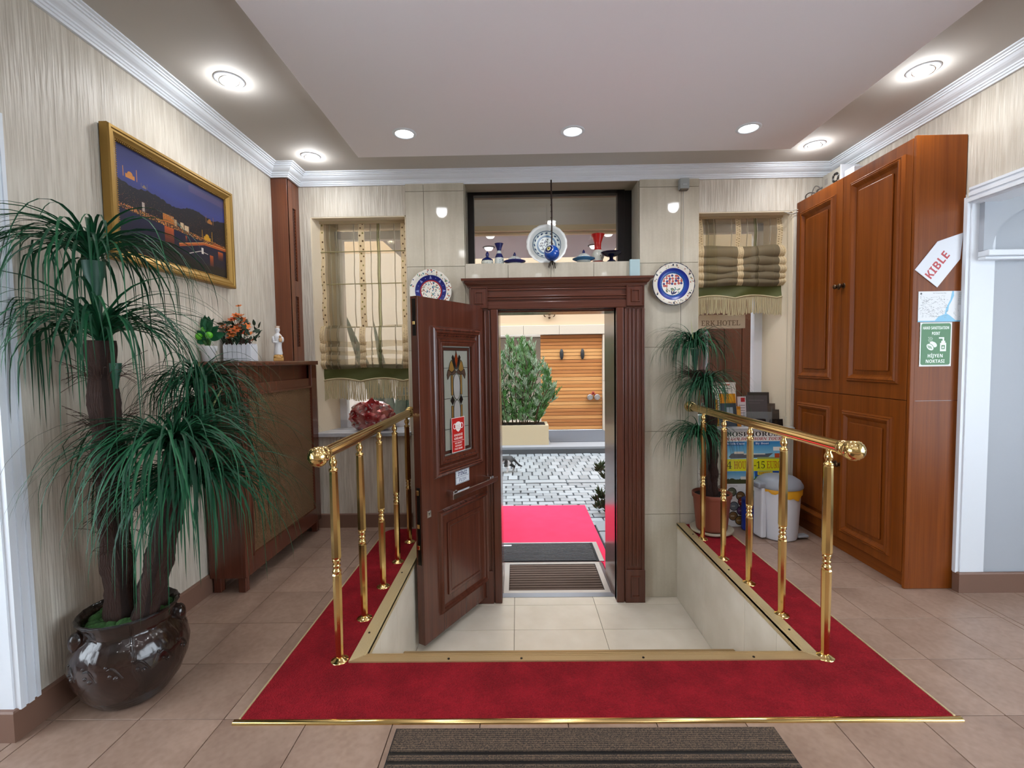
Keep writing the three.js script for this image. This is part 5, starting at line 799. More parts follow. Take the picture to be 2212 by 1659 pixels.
// ================================================================ roman blinds
function blindMaps(dark) {
  const lines = [0.13, 0.205, 0.40, 0.585, 0.665, 0.69, 0.85], strips = [[0.0, 0.075], [0.455, 0.52], [0.925, 1.0]];
  const dots = []; for (const [a, b] of strips) for (let k = 0; k < 26; k++) dots.push([a + (b - a) * (k % 2 ? 0.7 : 0.3) + rr(-0.005, 0.005), (k + rr(0, 0.6)) / 26, rr(0.009, 0.012)]);
  const color = canvasTex(512, 512, (g, w, h) => {
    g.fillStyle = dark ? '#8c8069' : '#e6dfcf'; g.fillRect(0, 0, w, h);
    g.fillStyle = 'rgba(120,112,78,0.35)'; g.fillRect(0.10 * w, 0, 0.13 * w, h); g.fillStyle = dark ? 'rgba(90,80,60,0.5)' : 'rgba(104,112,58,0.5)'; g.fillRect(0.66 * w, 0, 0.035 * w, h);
    for (const [a, b] of strips) { g.fillStyle = '#d8c4a0'; g.fillRect(a * w, 0, (b - a) * w, h); }
    for (const l of lines) { g.fillStyle = '#6d6148'; g.fillRect(l * w, 0, 3, h); }
    for (const [x, y, r] of dots) { g.fillStyle = rnd() < 0.3 ? '#7b7440' : '#5d4832'; g.beginPath(); g.arc(x * w, y * h, r * w * 0.8, 0, 7); g.fill(); }
  });
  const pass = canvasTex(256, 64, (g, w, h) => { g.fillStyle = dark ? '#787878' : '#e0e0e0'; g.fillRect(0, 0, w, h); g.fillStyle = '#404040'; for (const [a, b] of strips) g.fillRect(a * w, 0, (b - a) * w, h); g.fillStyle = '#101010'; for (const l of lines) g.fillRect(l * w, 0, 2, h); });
  pass.colorSpace = THREE.NoColorSpace;
  return phys(0xffffff, 0.32, { map: color, transmission: 1, transmissionMap: pass, thickness: 0, ior: 1.05 });
}
function romanBlind(label, x0, x1, ys, folds, yVal, yFr, yEnd, dark) {
  const t = thing('roman_blind', label, 'blind', [0, 0, 0], 0, 'sheer roman blinds'), z = -3.545, W = x1 - x0, mat = blindMaps(false);
  const [yT, ...rods] = ys, yB = rods[rods.length - 1];
  mesh('head_rail', rbox(x0 - 0.005, x1 + 0.005, yT - 0.018, yT + 0.004, z - 0.02, z + 0.016, 0.003), std(0xb9a887, 0.6), t);
  const sheer = mesh('sheer_panel', grid(40, 24, (u, v) => { const y = yT + (yB - yT) * v; return [x0 + W * u + 0.012 * (1 - u * 0.8) * (v - 0.2) * (u < 0.25 ? 1 : 0.2), y, z + 0.010 * Math.sin(u * 21) * (0.3 + v * 0.7) + 0.012 * Math.sin(v * Math.PI * rods.length) ** 2]; }), mat, t, { keepUV: true });
  const cord = std(0x8b8258, 0.8);
  for (const y of rods) mesh('rod_pocket', rod([x0 + 0.004, y, z + 0.008], [x1 - 0.004, y + 0.004, z + 0.008], 0.0035, 8), cord, t);
  // overlapping folds gathered at the bottom
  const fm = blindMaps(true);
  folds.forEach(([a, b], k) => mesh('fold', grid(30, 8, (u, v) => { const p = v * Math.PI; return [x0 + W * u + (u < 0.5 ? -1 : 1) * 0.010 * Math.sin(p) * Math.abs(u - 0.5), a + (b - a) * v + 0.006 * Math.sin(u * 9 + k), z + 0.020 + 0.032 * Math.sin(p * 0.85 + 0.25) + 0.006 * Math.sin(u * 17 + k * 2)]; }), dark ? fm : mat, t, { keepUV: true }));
  // green valance with scalloped hem
  const hem = (u) => yFr + 0.022 * Math.abs(Math.sin(u * Math.PI * 2.0 + 0.4)) - 0.008;
  const green = phys(new THREE.Color(0.075, 0.085, 0.018), 0.55, { sheen: 0.5, sheenColor: new THREE.Color(0.3, 0.32, 0.1) });
  const zv = (u, v) => z + 0.014 + 0.010 * Math.sin(u * 11 + v * 3) * v;
  mesh('green_valance', grid(40, 8, (u, v) => [x0 + 0.012 + (W - 0.024) * u, yVal + 0.03 + (hem(u) - yVal - 0.03) * v, zv(u, v)]), green, t);
  const th = std(new THREE.Color(0.50, 0.42, 0.25), 0.85), N = 84, g = [];
  for (let k = 0; k < N; k++) { const u = (k + 0.5) / N, x = x0 + 0.012 + (W - 0.024) * u, y = hem(u), e = yEnd + (y - yFr) * 0.9 + rr(-0.008, 0.008), zz = zv(u, 1) + 0.002; g.push(tube([[x, y, zz], [x + rr(-0.003, 0.003), (y + e) / 2, zz + rr(-0.003, 0.003)], [x + rr(-0.004, 0.004), e, zz + rr(-0.002, 0.002)]], 0.0034, 6, 5)); }
  const braid = Array.from({ length: 33 }, (_, k) => { const u = k / 32; return [x0 + 0.012 + (W - 0.024) * u, hem(u), zv(u, 1) + 0.003]; });
  const fr = mesh('fringe', [...g, tube(braid, 0.007, 64, 6)], th, t, { label: 'straw coloured thread fringe' });
  return t;
}
romanBlind('sheer checked roman blind half lowered over the sill with a red foil parcel', -1.487, -0.812, [2.296, 2.07, 1.83, 1.505], [[1.515, 1.355], [1.40, 1.295], [1.33, 1.22], [1.27, 1.195]], 1.195, 1.105, 0.955, false);
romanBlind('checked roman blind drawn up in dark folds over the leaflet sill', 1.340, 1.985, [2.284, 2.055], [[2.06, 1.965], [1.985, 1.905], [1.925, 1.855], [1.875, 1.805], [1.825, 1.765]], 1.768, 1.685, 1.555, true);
// blind cord of the right window
{ const c = mesh('blind_cord', [tube([[1.988, 2.26, -3.48], [1.989, 1.6, -3.475], [1.988, 0.80, -3.475], [1.993, 0.775, -3.475], [1.998, 0.80, -3.475], [1.998, 1.6, -3.475], [1.997, 2.26, -3.48]], 0.0016, 60, 5), cyl(0.006, 0.008, 0.03, 1.993, 0.765, -3.475, 10)], std(0xcfc7b2, 0.6)); tag(c, 'thin looped blind cord hanging in the right window recess', 'cord'); }
// ---------------------------------------------------------------- on the left sill
{
  const t = thing('foil_wrapped_parcel', 'crumpled red and pink foil parcel on the left window sill', 'parcel', [-1.115, 0.722, -3.535]);
  const g = new THREE.IcosahedronGeometry(1, 5), p = g.attributes.position;
  for (let i = 0; i < p.count; i++) { const v = V(p.getX(i), p.getY(i), p.getZ(i)).normalize(); const n = (s, k) => Math.abs(((Math.sin(v.x * s + k) + Math.sin(v.y * s * 1.3 + k * 2) + Math.sin(v.z * s * 0.9 + k * 3)) / 3)); const r = 1 + 0.22 * (n(6, 1) - 0.3) + 0.12 * (n(13, 4) - 0.3) + 0.05 * n(31, 2); const sq = 1 / Math.pow(Math.abs(v.x) ** 4 + Math.abs(v.y) ** 4 + Math.abs(v.z) ** 4, 0.25); p.setXYZ(i, v.x * r * (0.6 + 0.4 * sq) * 0.165, Math.max(0, (v.y * r * (0.6 + 0.4 * sq)) * 0.115 + 0.105), v.z * r * 0.085); }
  const q = g.toNonIndexed(); q.computeVertexNormals();
  const red = mesh('foil', q, phys(0xffffff, 0.16, { map: tex(256, 256, (u, v) => { const a = fbm(u, v, 5, 5, 4, 301), b = fbm(u, v, 14, 14, 3, 305); return b > 0.62 ? [0.5, 0.42, 0.40] : lerp3([0.30, 0.012, 0.018], [0.55, 0.22, 0.20], clamp((a - 0.35) * 3)); }, true, [0.3, 0.3]), metalness: 0.55, clearcoat: 0.8, clearcoatRoughness: 0.1 }), t);
  mesh('ribbon_ruff', [0, 1, 2, 3, 4].map((k) => grid(3, 4, (u, v) => [(u - 0.5) * 0.07, v * 0.06, 0.012 * Math.sin(u * 6 + v * 4)]).rotateZ(-0.9 + k * 0.42).rotateX(0.3).translate(0.03 + 0.02 * k - 0.04, 0.19 - 0.01 * k, 0.03)), phys(new THREE.Color(0.5, 0.06, 0.06), 0.15, { metalness: 0.4, clearcoat: 0.6 }), t);
}
{
  const sk = canvasTex(256, 160, (g, w, h) => { g.fillStyle = '#d9e4ea'; g.fillRect(0, 0, w, h); g.fillStyle = '#8fb9d0'; g.fillRect(10, 12, 104, 130); g.fillStyle = '#2f86bd'; g.fillRect(126, 12, 118, 130); g.fillStyle = '#cfe6f2'; g.fillRect(150, 40, 70, 12); g.fillRect(150, 66, 70, 30); g.fillStyle = '#e8f2f7'; g.fillRect(26, 40, 70, 10); g.fillRect(26, 62, 56, 8); });
  const c = sheet('window_sticker', 0.115, 0.072, 0.001, std(0xffffff, 0.4, { map: sk }), scene); c.position.set(-0.915, 1.005, -3.714); c.name = numbered('window_sticker'); tag(c, 'blue and white card stuck to the left window pane', 'sticker');
}
// ---------------------------------------------------------------- on the right sill: leaflets and card holders
{
  const acr = phys(0xe9eef0, 0.08, { transmission: 0.92, thickness: 0 });
  const leaflet = (x, y, z, w, h, turn, lean, draw, label, group) => { const m = sheet('leaflet', w, h, 0.004, std(0xffffff, 0.35, { map: canvasTex(128, 192, draw) }), scene); m.name = numbered('leaflet'); m.position.set(x, y + h / 2, z); m.rotation.set(-lean, turn, 0, 'YXZ'); tag(m, label, 'leaflet', group); };
  const dk = (a, b) => (g, w, h) => { g.fillStyle = a; g.fillRect(0, 0, w, h); g.fillStyle = b; g.fillRect(20, 30, w - 40, 8); g.fillRect(20, 50, w - 60, 5); };
  const gp = 'leaflets in the sill holders';
  leaflet(1.800, 0.735, -3.535, 0.155, 0.215, -0.25, 0.16, dk('#4b4444', '#5d5656'), 'large dark grey leaflet in a clear holder on the right sill', gp);
  leaflet(1.838, 0.735, -3.575, 0.150, 0.235, -0.25, 0.16, dk('#2a1e17', '#3a2d24'), 'tall dark brown leaflet at the back of the clear holder', gp);
  leaflet(1.905, 0.732, -3.535, 0.070, 0.155, -0.3, 0.16, dk('#4a3a2b', '#5a4a3a'), 'narrow brown leaflet stepped beside the dark holder', gp);
  leaflet(1.938, 0.732, -3.52, 0.050, 0.11, -0.3, 0.16, dk('#3d3025', '#57483a'), 'smallest brown leaflet at the end of the stepped holder', gp);
  leaflet(1.700, 0.735, -3.55, 0.060, 0.205, -0.1, 0.12, (g, w, h) => { g.fillStyle = '#d9cfd2'; g.fillRect(0, 0, w, h); g.fillStyle = '#b4202a'; g.fillRect(w * 0.4, 8, w * 0.5, 30); g.fillStyle = '#8a8086'; for (let k = 0; k < 6; k++) g.fillRect(14, 60 + k * 18, w - 28, 5); }, 'white leaflet with a red flag corner beside the dark leaflets', gp);
  leaflet(1.590, 0.722, -3.60, 0.180, 0.325, 0, 0.10, (g, w, h) => { g.fillStyle = '#e6e1dc'; g.fillRect(0, 0, w, h); g.fillStyle = '#b05a4a'; g.fillRect(w * 0.3, 8, w * 0.45, 6); g.fillStyle = '#8d8a86'; for (let k = 0; k < 14; k++) g.fillRect(w * 0.2, 26 + k * 11, w * (0.4 + 0.2 * hash(k, 1, 1)), 4); }, 'tall white price list standing behind the flower coloured leaflets', gp);
  leaflet(1.575, 0.722, -3.50, 0.125, 0.245, 0.1, 0.14, (g, w, h) => { g.fillStyle = '#3f4c58'; g.fillRect(0, 0, w, h); g.fillStyle = '#d18a12'; g.fillRect(0, 0, w, 56); g.fillStyle = '#e0a52a'; g.fillRect(70, 4, 40, 44); g.fillStyle = '#9fb0bb'; g.fillRect(50, 80, 50, 40); g.fillStyle = '#b7c4cb'; g.fillRect(20, 140, 80, 6); }, 'slate blue leaflet with an orange top on the right sill', gp);
  leaflet(1.650, 0.722, -3.49, 0.030, 0.15, 0.1, 0.1, (g, w, h) => { g.fillStyle = '#c07a22'; g.fillRect(0, 0, w, h); g.fillStyle = '#d9a24a'; g.fillRect(10, 30, w - 20, 90); }, 'narrow orange leaflet on edge beside the slate blue one', gp);
  leaflet(1.47, 0.722, -3.52, 0.09, 0.20, 0.2, 0.12, (g, w, h) => { g.fillStyle = '#d7a13a'; g.fillRect(0, 0, w, h); g.fillStyle = '#7c5a1c'; g.fillRect(14, 90, w - 28, 70); }, 'yellow leaflet half hidden behind the palm leaves', gp);
  const h = thing('acrylic_leaflet_holder', 'clear acrylic stepped leaflet holder on the right sill', 'leaflet holder', [1.80, 0.7225, -3.468], -0.25);
  mesh('front_plate', [rbox(-0.115, 0.075, 0.0, 0.11, 0.0, 0.003, 0.001, 1)], acr, h); mesh('base_plate', rbox(-0.115, 0.15, 0, 0.003, -0.012, 0.0, 0.001, 1), acr, h); for (const [a, b] of [[0.075, 0.15], [-0.115, 0.11]]) mesh('divider', rbox(a, a + 0.003, 0.0, b, -0.012, 0.003, 0.001, 1), acr, h);
  const card = (x, z, w, hh, draw, label) => { const m = sheet('card', w, hh, 0.0015, std(0xffffff, 0.4, { map: canvasTex(192, 96, draw) }), scene); m.name = numbered('business_card'); m.position.set(x, 0.7225 + hh / 2, z); m.rotation.x = -0.12; tag(m, label, 'card', 'cards propped on the right sill'); };
  card(1.785, -3.455, 0.095, 0.058, (g, w, h) => { g.fillStyle = '#171316'; g.fillRect(0, 0, w, h); g.fillStyle = '#d9d5d5'; g.textAlign = 'center'; g.font = 'bold 22px sans-serif'; g.fillText('RENT A CAR', w / 2, 42); g.fillRect(20, 54, w - 40, 5); g.fillRect(20, 66, w - 70, 12); g.fillStyle = '#b4202a'; g.fillRect(14, 10, 60, 6); }, 'black car hire card with white lettering on the right sill');
  card(1.905, -3.45, 0.10, 0.056, (g, w, h) => { g.fillStyle = '#0f0c0a'; g.fillRect(0, 0, w, h); g.strokeStyle = '#6a5638'; g.lineWidth = 3; g.beginPath(); g.arc(w / 2, 36, 14, 0, 7); g.stroke(); g.fillStyle = '#6a5638'; g.fillRect(60, 62, w - 120, 4); }, 'plain black card with a small gold ring on the right sill');
  // sign board outside the pane
  const hs = canvasTex(512, 128, (g, w, h) => { g.fillStyle = '#e6d5c0'; g.fillRect(0, 0, w, h); g.fillStyle = '#6b5136'; g.textAlign = 'right'; g.font = '66px serif'; g.fillText('ERK HOTEL', w - 46, 100); g.font = '40px serif'; g.fillText('\u2058', w * 0.62, 30); });
  const s = sheet('hotel_name_board', 0.42, 0.105, 0.006, std(0xffffff, 0.5, { map: hs }), scene); s.position.set(1.57, 1.517, -3.680); s.name = 'hotel_name_board'; tag(s, 'cream name board with brown serif letters at the right window', 'sign');
}
// ---------------------------------------------------------------- poster, bin, bottle below the right sill
{
  const ps = canvasTex(640, 1080, (g, w, h) => {
    g.fillStyle = '#e9e9e6'; g.fillRect(0, 0, w, h);
    g.save(); g.scale(1, 0.743);
    g.textAlign = 'left'; g.fillStyle = '#15141a'; g.font = 'bold 92px serif'; g.fillText('BOSPHORUS', 18, 86); g.fillStyle = '#a3271f'; g.font = 'bold italic 60px serif'; g.fillText('& GOLDEN HORN TOUR', 8, 148, w - 16);
    const sky = g.createLinearGradient(0, 165, 0, 430); sky.addColorStop(0, '#2f86c4'); sky.addColorStop(1, '#a9dcea'); g.fillStyle = sky; g.fillRect(0, 165, w, 270);
    g.fillStyle = '#1f5fa0'; g.fillRect(14, 172, 196, 54); g.fillRect(330, 172, 170, 50); g.fillStyle = '#e8f2fa'; g.font = 'bold 40px serif'; g.fillText('With Cute', 22, 212); g.fillText('By Boat', 342, 210);
    g.fillStyle = '#5a5f68'; g.beginPath(); g.moveTo(40, 400); g.lineTo(70, 350); g.lineTo(160, 320); g.lineTo(200, 350); g.lineTo(470, 352); g.lineTo(540, 344); g.lineTo(480, 410); g.lineTo(70, 425); g.fill(); g.fillStyle = '#d9d6cc'; g.fillRect(100, 318, 110, 34); g.fillRect(210, 348, 240, 18); g.fillStyle = '#8fa06a'; g.fillRect(360, 405, 280, 30);
    g.fillStyle = '#f0efe8'; g.fillRect(540, 250, 90, 60); g.fillStyle = '#b24a26'; g.fillRect(556, 350, 74, 66);
    g.fillStyle = '#dcd91c'; g.fillRect(0, 432, w, 180); g.font = '150px serif'; g.fillStyle = '#16151a'; g.fillText('4', 14, 575, 60); g.fillStyle = '#b23a1e'; g.fillText('HOURS', 96, 575, 210); g.fillStyle = '#16151a'; g.fillText('-15', 320, 575, 130); g.fillStyle = '#b23a1e'; g.fillText('EURO', 465, 575, 165);
    g.restore(); g.save(); g.translate(0, -41); g.scale(1, 0.81);
    const s2 = g.createLinearGradient(0, 612, 0, 790); s2.addColorStop(0, '#4a93c4'); s2.addColorStop(1, '#cfe3ec'); g.fillStyle = s2; g.fillRect(0, 615, 330, 175); g.fillStyle = '#3c4228'; g.beginPath(); g.moveTo(0, 790); g.lineTo(0, 720); for (let x = 0; x <= 330; x += 15) g.lineTo(x, 705 + 26 * hash(x, 2, 2)); g.lineTo(330, 790); g.fill(); g.fillStyle = '#dad7cc'; g.fillRect(170, 690, 90, 40);
    g.fillStyle = '#264f9c'; g.fillRect(330, 615, 310, 175); g.fillStyle = '#d8cc2e'; g.fillRect(360, 620, 170, 50); g.fillStyle = '#b23a1e'; g.font = 'bold 36px sans-serif'; g.fillText('SUNSET', 372, 658, 150); g.fillStyle = '#3f7a3a'; g.fillRect(330, 690, 60, 100); g.fillStyle = '#cfd6de'; g.fillRect(440, 690, 160, 60);
    g.restore(); g.fillStyle = '#dcdfe2'; g.fillRect(0, 598, w, 482); g.fillStyle = '#3a4d8f'; g.fillRect(430, 760, 210, 320); g.fillStyle = '#9aa0a4'; g.font = '20px sans-serif'; g.fillText('PROGRAM', 40, 630);
    const cols = ['#5a5f4a', '#7a5a34', '#4a6a8a', '#8a6a3a', '#66707a', '#9a3a2a', '#3c4f6c', '#55694a', '#6d4a7a'];
    let k = 0; for (const [x, y] of [[70, 690], [165, 735], [285, 720], [400, 700], [90, 850], [185, 800], [250, 830], [335, 810], [170, 900], [240, 925], [80, 960], [330, 940], [150, 1010], [250, 1020], [400, 880], [420, 1000], [520, 740], [560, 850]]) { g.fillStyle = '#20242c'; g.beginPath(); g.arc(x, y, 52, 0, 7); g.fill(); g.fillStyle = cols[k++ % 9]; g.beginPath(); g.arc(x, y, 44, 0, 7); g.fill(); g.fillStyle = 'rgba(225,225,215,0.5)'; g.fillRect(x - 28, y - 8, 40, 16); }
  });
  const p = sheet('tour_poster', 0.415, 0.70, 0.008, std(0xffffff, 0.35, { map: ps }), scene); p.position.set(1.718, 0.352, -3.395); p.rotation.x = -0.06; p.name = 'tour_poster'; tag(p, 'boat tour poster with yellow price band leaning under the right sill', 'poster');
  const bc = thing('blue_drum', 'dark blue plastic drum half hidden behind the pedal bin', 'drum', [1.650, 0, -3.318]);
  mesh('drum_body', lathe([[0.001, 0.002], [0.048, 0.002], [0.052, 0.01], [0.052, 0.20], [0.046, 0.215], [0.001, 0.215]], 24), std(0x1a2f8a, 0.35), bc); mesh('drum_lid', lathe([[0.001, 0.232], [0.046, 0.230], [0.054, 0.222], [0.054, 0.21]], 24), std(0x142060, 0.4), bc);
  const b = thing('pedal_bin', 'white pedal bin with grey lid and yellow liner beside the wardrobe', 'bin', [1.785, 0, -3.19], 0.15);
  const wp = std(0xcfd2da, 0.4), lidM = std(0x83878f, 0.4);
  mesh('body', lathe([[0.001, 0.003], [0.112, 0.003], [0.116, 0.010], [0.122, 0.09], [0.136, 0.355], [0.139, 0.362], [0.134, 0.362]], 40), wp, b);
  mesh('hinge_spine', rbox(-0.158, -0.118, 0.01, 0.36, -0.045, 0.045, 0.012, 3), wp, b);
  const lid = mesh('lid', lathe([[0.146, 0.352], [0.149, 0.358], [0.147, 0.372], [0.132, 0.398], [0.098, 0.420], [0.05, 0.430], [0.001, 0.432]], 40), lidM, b);
  mesh('lid_lug', [rbox(-0.185, -0.125, 0.352, 0.392, -0.05, 0.05, 0.014, 3)], lidM, lid);
  mesh('liner', grid(40, 4, (u, v) => { const a = u * Math.PI * 2, d = 0.030 + 0.040 * Math.max(0, Math.sin(a * 2 - 1.2)) + 0.010 * Math.sin(a * 11); return [Math.cos(a) * (0.1405 + 0.003 * Math.sin(v * 3)), 0.358 - v * d, Math.sin(a) * (0.1405 + 0.003 * Math.sin(v * 3))]; }), std(new THREE.Color(0.72, 0.36, 0.02), 0.45), b, { label: 'yellow bin liner edge' });
  mesh('pedal', [rbox(0.08, 0.16, 0.012, 0.030, 0.045, 0.095, 0.008, 3)], std(0x9aa0a8, 0.4), b);
}
// ---------------------------------------------------------------- small palm in the terracotta pot
{
  const t = thing('small_ponytail_palm', 'artificial ponytail palm in a terracotta pot beside the marble wall', 'potted palm', [0, 0, 0]);
  const x = 1.362, z = -3.272, wz = ZB + 0.022;
  mesh('saucer', lathe([[0.001, 0.013], [0.125, 0.013], [0.140, 0.020], [0.146, 0.036], [0.140, 0.036], [0.13, 0.024], [0.001, 0.022]], 36).translate(x, 0, z), std(0xb9b09c, 0.5), t);
  mesh('pot', lathe([[0.001, 0.026], [0.098, 0.026], [0.104, 0.04], [0.124, 0.255], [0.131, 0.258], [0.133, 0.288], [0.124, 0.290], [0.120, 0.262], [0.001, 0.262]], 40).translate(x, 0, z), M.terracotta, t);
  mesh('soil', cyl(0.119, 0.119, 0.012, x, 0.258, z, 28), M.soil, t);
  const [g1, f1] = trunk([[x, 0.26, z], [x - 0.004, 0.50, z + 0.01], [x - 0.012, 0.80, z + 0.015], [x - 0.03, 0.97, z + 0.015]], 0.040, 0.036, [[0.08, 30, 0.05], [0.2, 24, 0.05], [0.9, 14, 0.05]]);
  const [g2, f2] = trunk([[x - 0.03, 0.26, z + 0.03], [x - 0.06, 0.44, z + 0.05], [x - 0.085, 0.58, z + 0.06], [x - 0.10, 0.66, z + 0.06]], 0.024, 0.020, [[0.3, 14, 0.04]]);
  const [g3, f3] = trunk([[x - 0.02, 0.96, z + 0.01], [x - 0.06, 1.04, z + 0.005], [x - 0.10, 1.10, z], [x - 0.105, 1.15, z]], 0.036, 0.046, [[0.85, 60, 0.12, 2.9], [0.9, 30, 0.08]]);
  mesh('trunk', g1, M.bark, t); mesh('trunk', g2, M.bark, t); mesh('trunk', g3, M.bark, t); mesh('trunk_fibre', [...f1, ...f2, ...f3], M.fibre, t, { kind: 'stuff' });
  const c1 = [x - 0.135, 1.325, z], c2 = [x - 0.065, 1.03, z + 0.03], c3 = [x - 0.115, 0.70, z + 0.06];
  mesh('leaf_holder', lathe([[0.010, -0.15], [0.014, -0.10], [0.020, -0.05], [0.026, -0.04], [0.030, 0.0], [0.024, 0.0]], 16).translate(c1[0] + 0.012, 1.30, z), M.greenPlastic, t);
  const o = { wallZ: wz };
  crown(t, c1, 170, 0.46, 1.15, 2.8, 0.0042, undefined, o); crown(t, c2, 170, 0.46, 1.15, 2.8, 0.0042, undefined, o); crown(t, c3, 150, 0.44, 1.1, 2.8, 0.0042, undefined, o);
  const stiff = (a, b, w) => { const A = V(...a), B = V(...b), l = A.distanceTo(B), g = new THREE.ConeGeometry(w, l, 5).translate(0, l / 2, 0).scale(1, 1, 0.3); g.applyQuaternion(new THREE.Quaternion().setFromUnitVectors(V(0, 1, 0), B.sub(A).normalize())); return g.translate(...a); };
  mesh('pale_shoot', [stiff([c1[0], 1.34, z], [c1[0] - 0.02, 1.52, z], 0.005), stiff([c2[0], 1.04, z + 0.03], [c2[0] + 0.01, 1.17, z + 0.03], 0.006)], M.paleLeaf, t);
  const gn = mesh('glass_panel_bottle', lathe([[0.001, 0], [0.028, 0.001], [0.030, 0.01], [0.030, 0.10], [0.022, 0.13], [0.012, 0.145], [0.012, 0.165], [0.001, 0.165]], 20).translate(1.44, 0.7225, -3.64), phys(0xcfe3dc, 0.05, { transmission: 0.8, thickness: 0 })); gn.name = 'clear_bottle'; tag(gn, 'clear bottle on the right sill behind the palm', 'bottle');
}
// ---------------------------------------------------------------- wardrobe
{
  const t = thing('built_in_wardrobe', 'tall cherry wood wardrobe with panelled doors along the right wall', 'wardrobe', [0, 0, 0]);
  const x0 = 2.030, x1 = XR - 0.004, zn = -2.437, zf = -3.446, yT = 2.345, ys = 1.0, py = 0.08, zm = -2.965;
  mesh('carcass', [rbox(x0 + 0.022, x1, 0.001, yT, zn - 0.02, zn, 0.002, 1), box(x0 + 0.022, x1, yT - 0.02, yT, zf, zn - 0.02), box(x0 + 0.022, x1, 0.05, yT - 0.02, zf, zf + 0.015), box(x0 + 0.05, x1, 0.05, yT - 0.02, zf + 0.015, zn - 0.02)], M.cherry, t);
  mesh('plinth', rbox(x0 + 0.020, x0 + 0.045, 0.001, py - 0.002, zf, zn - 0.006, 0.002, 1), M.cherry, t, { swap: true });
  mesh('corner_strip', [rbox(x0, x0 + 0.024, 0.001, yT, zn - 0.016, zn + 0.001, 0.003)], M.cherry, t);
  mesh('side_joint', box(x0 + 0.03, x1, 0.998, 1.0005, zn - 0.001, zn + 0.0006), M.mahogany, t);
  const knob = (z, y, door) => { const k = mesh('knob', lathe([[0.006, 0], [0.006, 0.012], [0.013, 0.018], [0.015, 0.026], [0.010, 0.033], [0.001, 0.035]], 18).rotateZ(Math.PI / 2).translate(x0 - 0.001, y, z), M.bronze, door, { label: 'small dark bronze knob' }); mesh('knob_plate', lathe([[0.017, 0], [0.015, 0.004], [0.001, 0.005]], 18).rotateZ(Math.PI / 2).translate(x0 - 0.0005, y, z), M.bronze, door); };
  const door = (za, zb, ya, yb, pa, pb, qa, qb, kz, ky) => {       // za > zb (nearer first); panel pa..pb in z, qa..qb in y
    const toX = (g) => g.rotateY(-Math.PI / 2);                      // xy frame facing +z -> faces -x, local x -> z
    const d = mesh('door', rbox(x0, x0 + 0.020, ya + 0.0015, yb - 0.0015, zb + 0.0015, za - 0.0015, 0.002, 1), M.cherry, t);
    mesh('door_moulding', toX(frameRing(pb, pa, qa, qb, [[-0.012, 0.001], [-0.004, 0.008], [0.004, 0.016], [0.012, 0.019], [0.018, 0.013], [0.024, 0.015], [0.030, 0.008], [0.034, 0.0]])).translate(x0, 0, 0), M.cherry, d);
    mesh('raised_field', [rbox(x0 - 0.012, x0 + 0.002, qa + 0.035, qb - 0.035, pb + 0.035, pa - 0.035, 0.010, 3)], M.cherry, d);
    knob(kz, ky, d);
  };
  const zn2 = zn - 0.018;
  door(zn2, zm, ys, yT - 0.004, -2.535, -2.86, 1.115, 2.245, -2.945, 1.672);
  door(zm, zf, ys, yT - 0.004, -3.062, -3.36, 1.115, 2.225, -2.988, 1.672);
  door(zn2, zm, py, ys, -2.565, -2.895, 0.165, 0.87, -2.938, 0.553);
  door(zm, zf, py, ys, -3.065, -3.36, 0.165, 0.88, -2.985, 0.553);
  // printed signs on the near end
  const S = zn + 0.0016;
  const kib = canvasTex(640, 320, (g, w, h) => { g.fillStyle = '#dfe3ea'; g.fillRect(0, 0, w, h); g.fillStyle = '#b3161c'; g.font = 'bold 128px sans-serif'; g.textAlign = 'left'; g.fillText('KIBLE', 14, h / 2 + 47, 425); });
  const A = V(2.0945, 1.6265, S), ang = Math.atan2(1.855 - 1.6265, 2.274 - 2.0945), L = Math.hypot(2.274 - 2.0945, 1.855 - 1.6265), hw = 0.0735;
  const arrow = extrude([[0, -hw], [L * 0.62, -hw], [L, 0], [L * 0.62, hw], [0, hw]], 0.0025); const au = arrow.attributes.position, uv = arrow.attributes.uv; for (let i = 0; i < au.count; i++) uv.setXY(i, au.getX(i) / L, 0.5 + au.getY(i) / (2 * hw)); 
  arrow.rotateZ(ang).translate(A.x, A.y, S);
  const k1 = mesh('arrow_sign', arrow, std(0xffffff, 0.4, { map: kib }), scene, { keepUV: true }); tag(k1, 'white arrow shaped sign with red letters on the wardrobe end', 'sign');
  const map = canvasTex(600, 400, (g, w, h) => {
    g.fillStyle = '#dadde0'; g.fillRect(0, 0, w, h); g.fillStyle = '#6fb4d6'; g.beginPath(); g.moveTo(440, 0); g.lineTo(462, 0); g.lineTo(466, 60); g.lineTo(436, 130); g.lineTo(404, 190); g.lineTo(396, 250); g.lineTo(372, 290); g.lineTo(420, 320); g.lineTo(470, 360); g.lineTo(510, 400); g.lineTo(210, 400); g.lineTo(270, 330); g.lineTo(350, 300); g.lineTo(366, 220); g.lineTo(420, 110); g.fill(); g.fillRect(0, 384, w, 16); g.fillRect(570, 270, 30, 130);
    g.strokeStyle = '#7a7d80'; g.lineWidth = 2; for (let k = 0; k < 46; k++) { let x = rnd() * 350, y = 60 + rnd() * 280; g.beginPath(); g.moveTo(x, y); for (let j = 0; j < 4; j++) { x += (rnd() - 0.3) * 46; y += (rnd() - 0.5) * 40; g.lineTo(Math.min(x, 370), Math.min(Math.max(y, 50), 350)); } g.stroke(); } for (let k = 0; k < 8; k++) { let x = 420 + rnd() * 120, y = 220 + rnd() * 120; g.beginPath(); g.moveTo(x, y); g.lineTo(x + 30 * rnd(), y + 40 * rnd()); g.stroke(); }
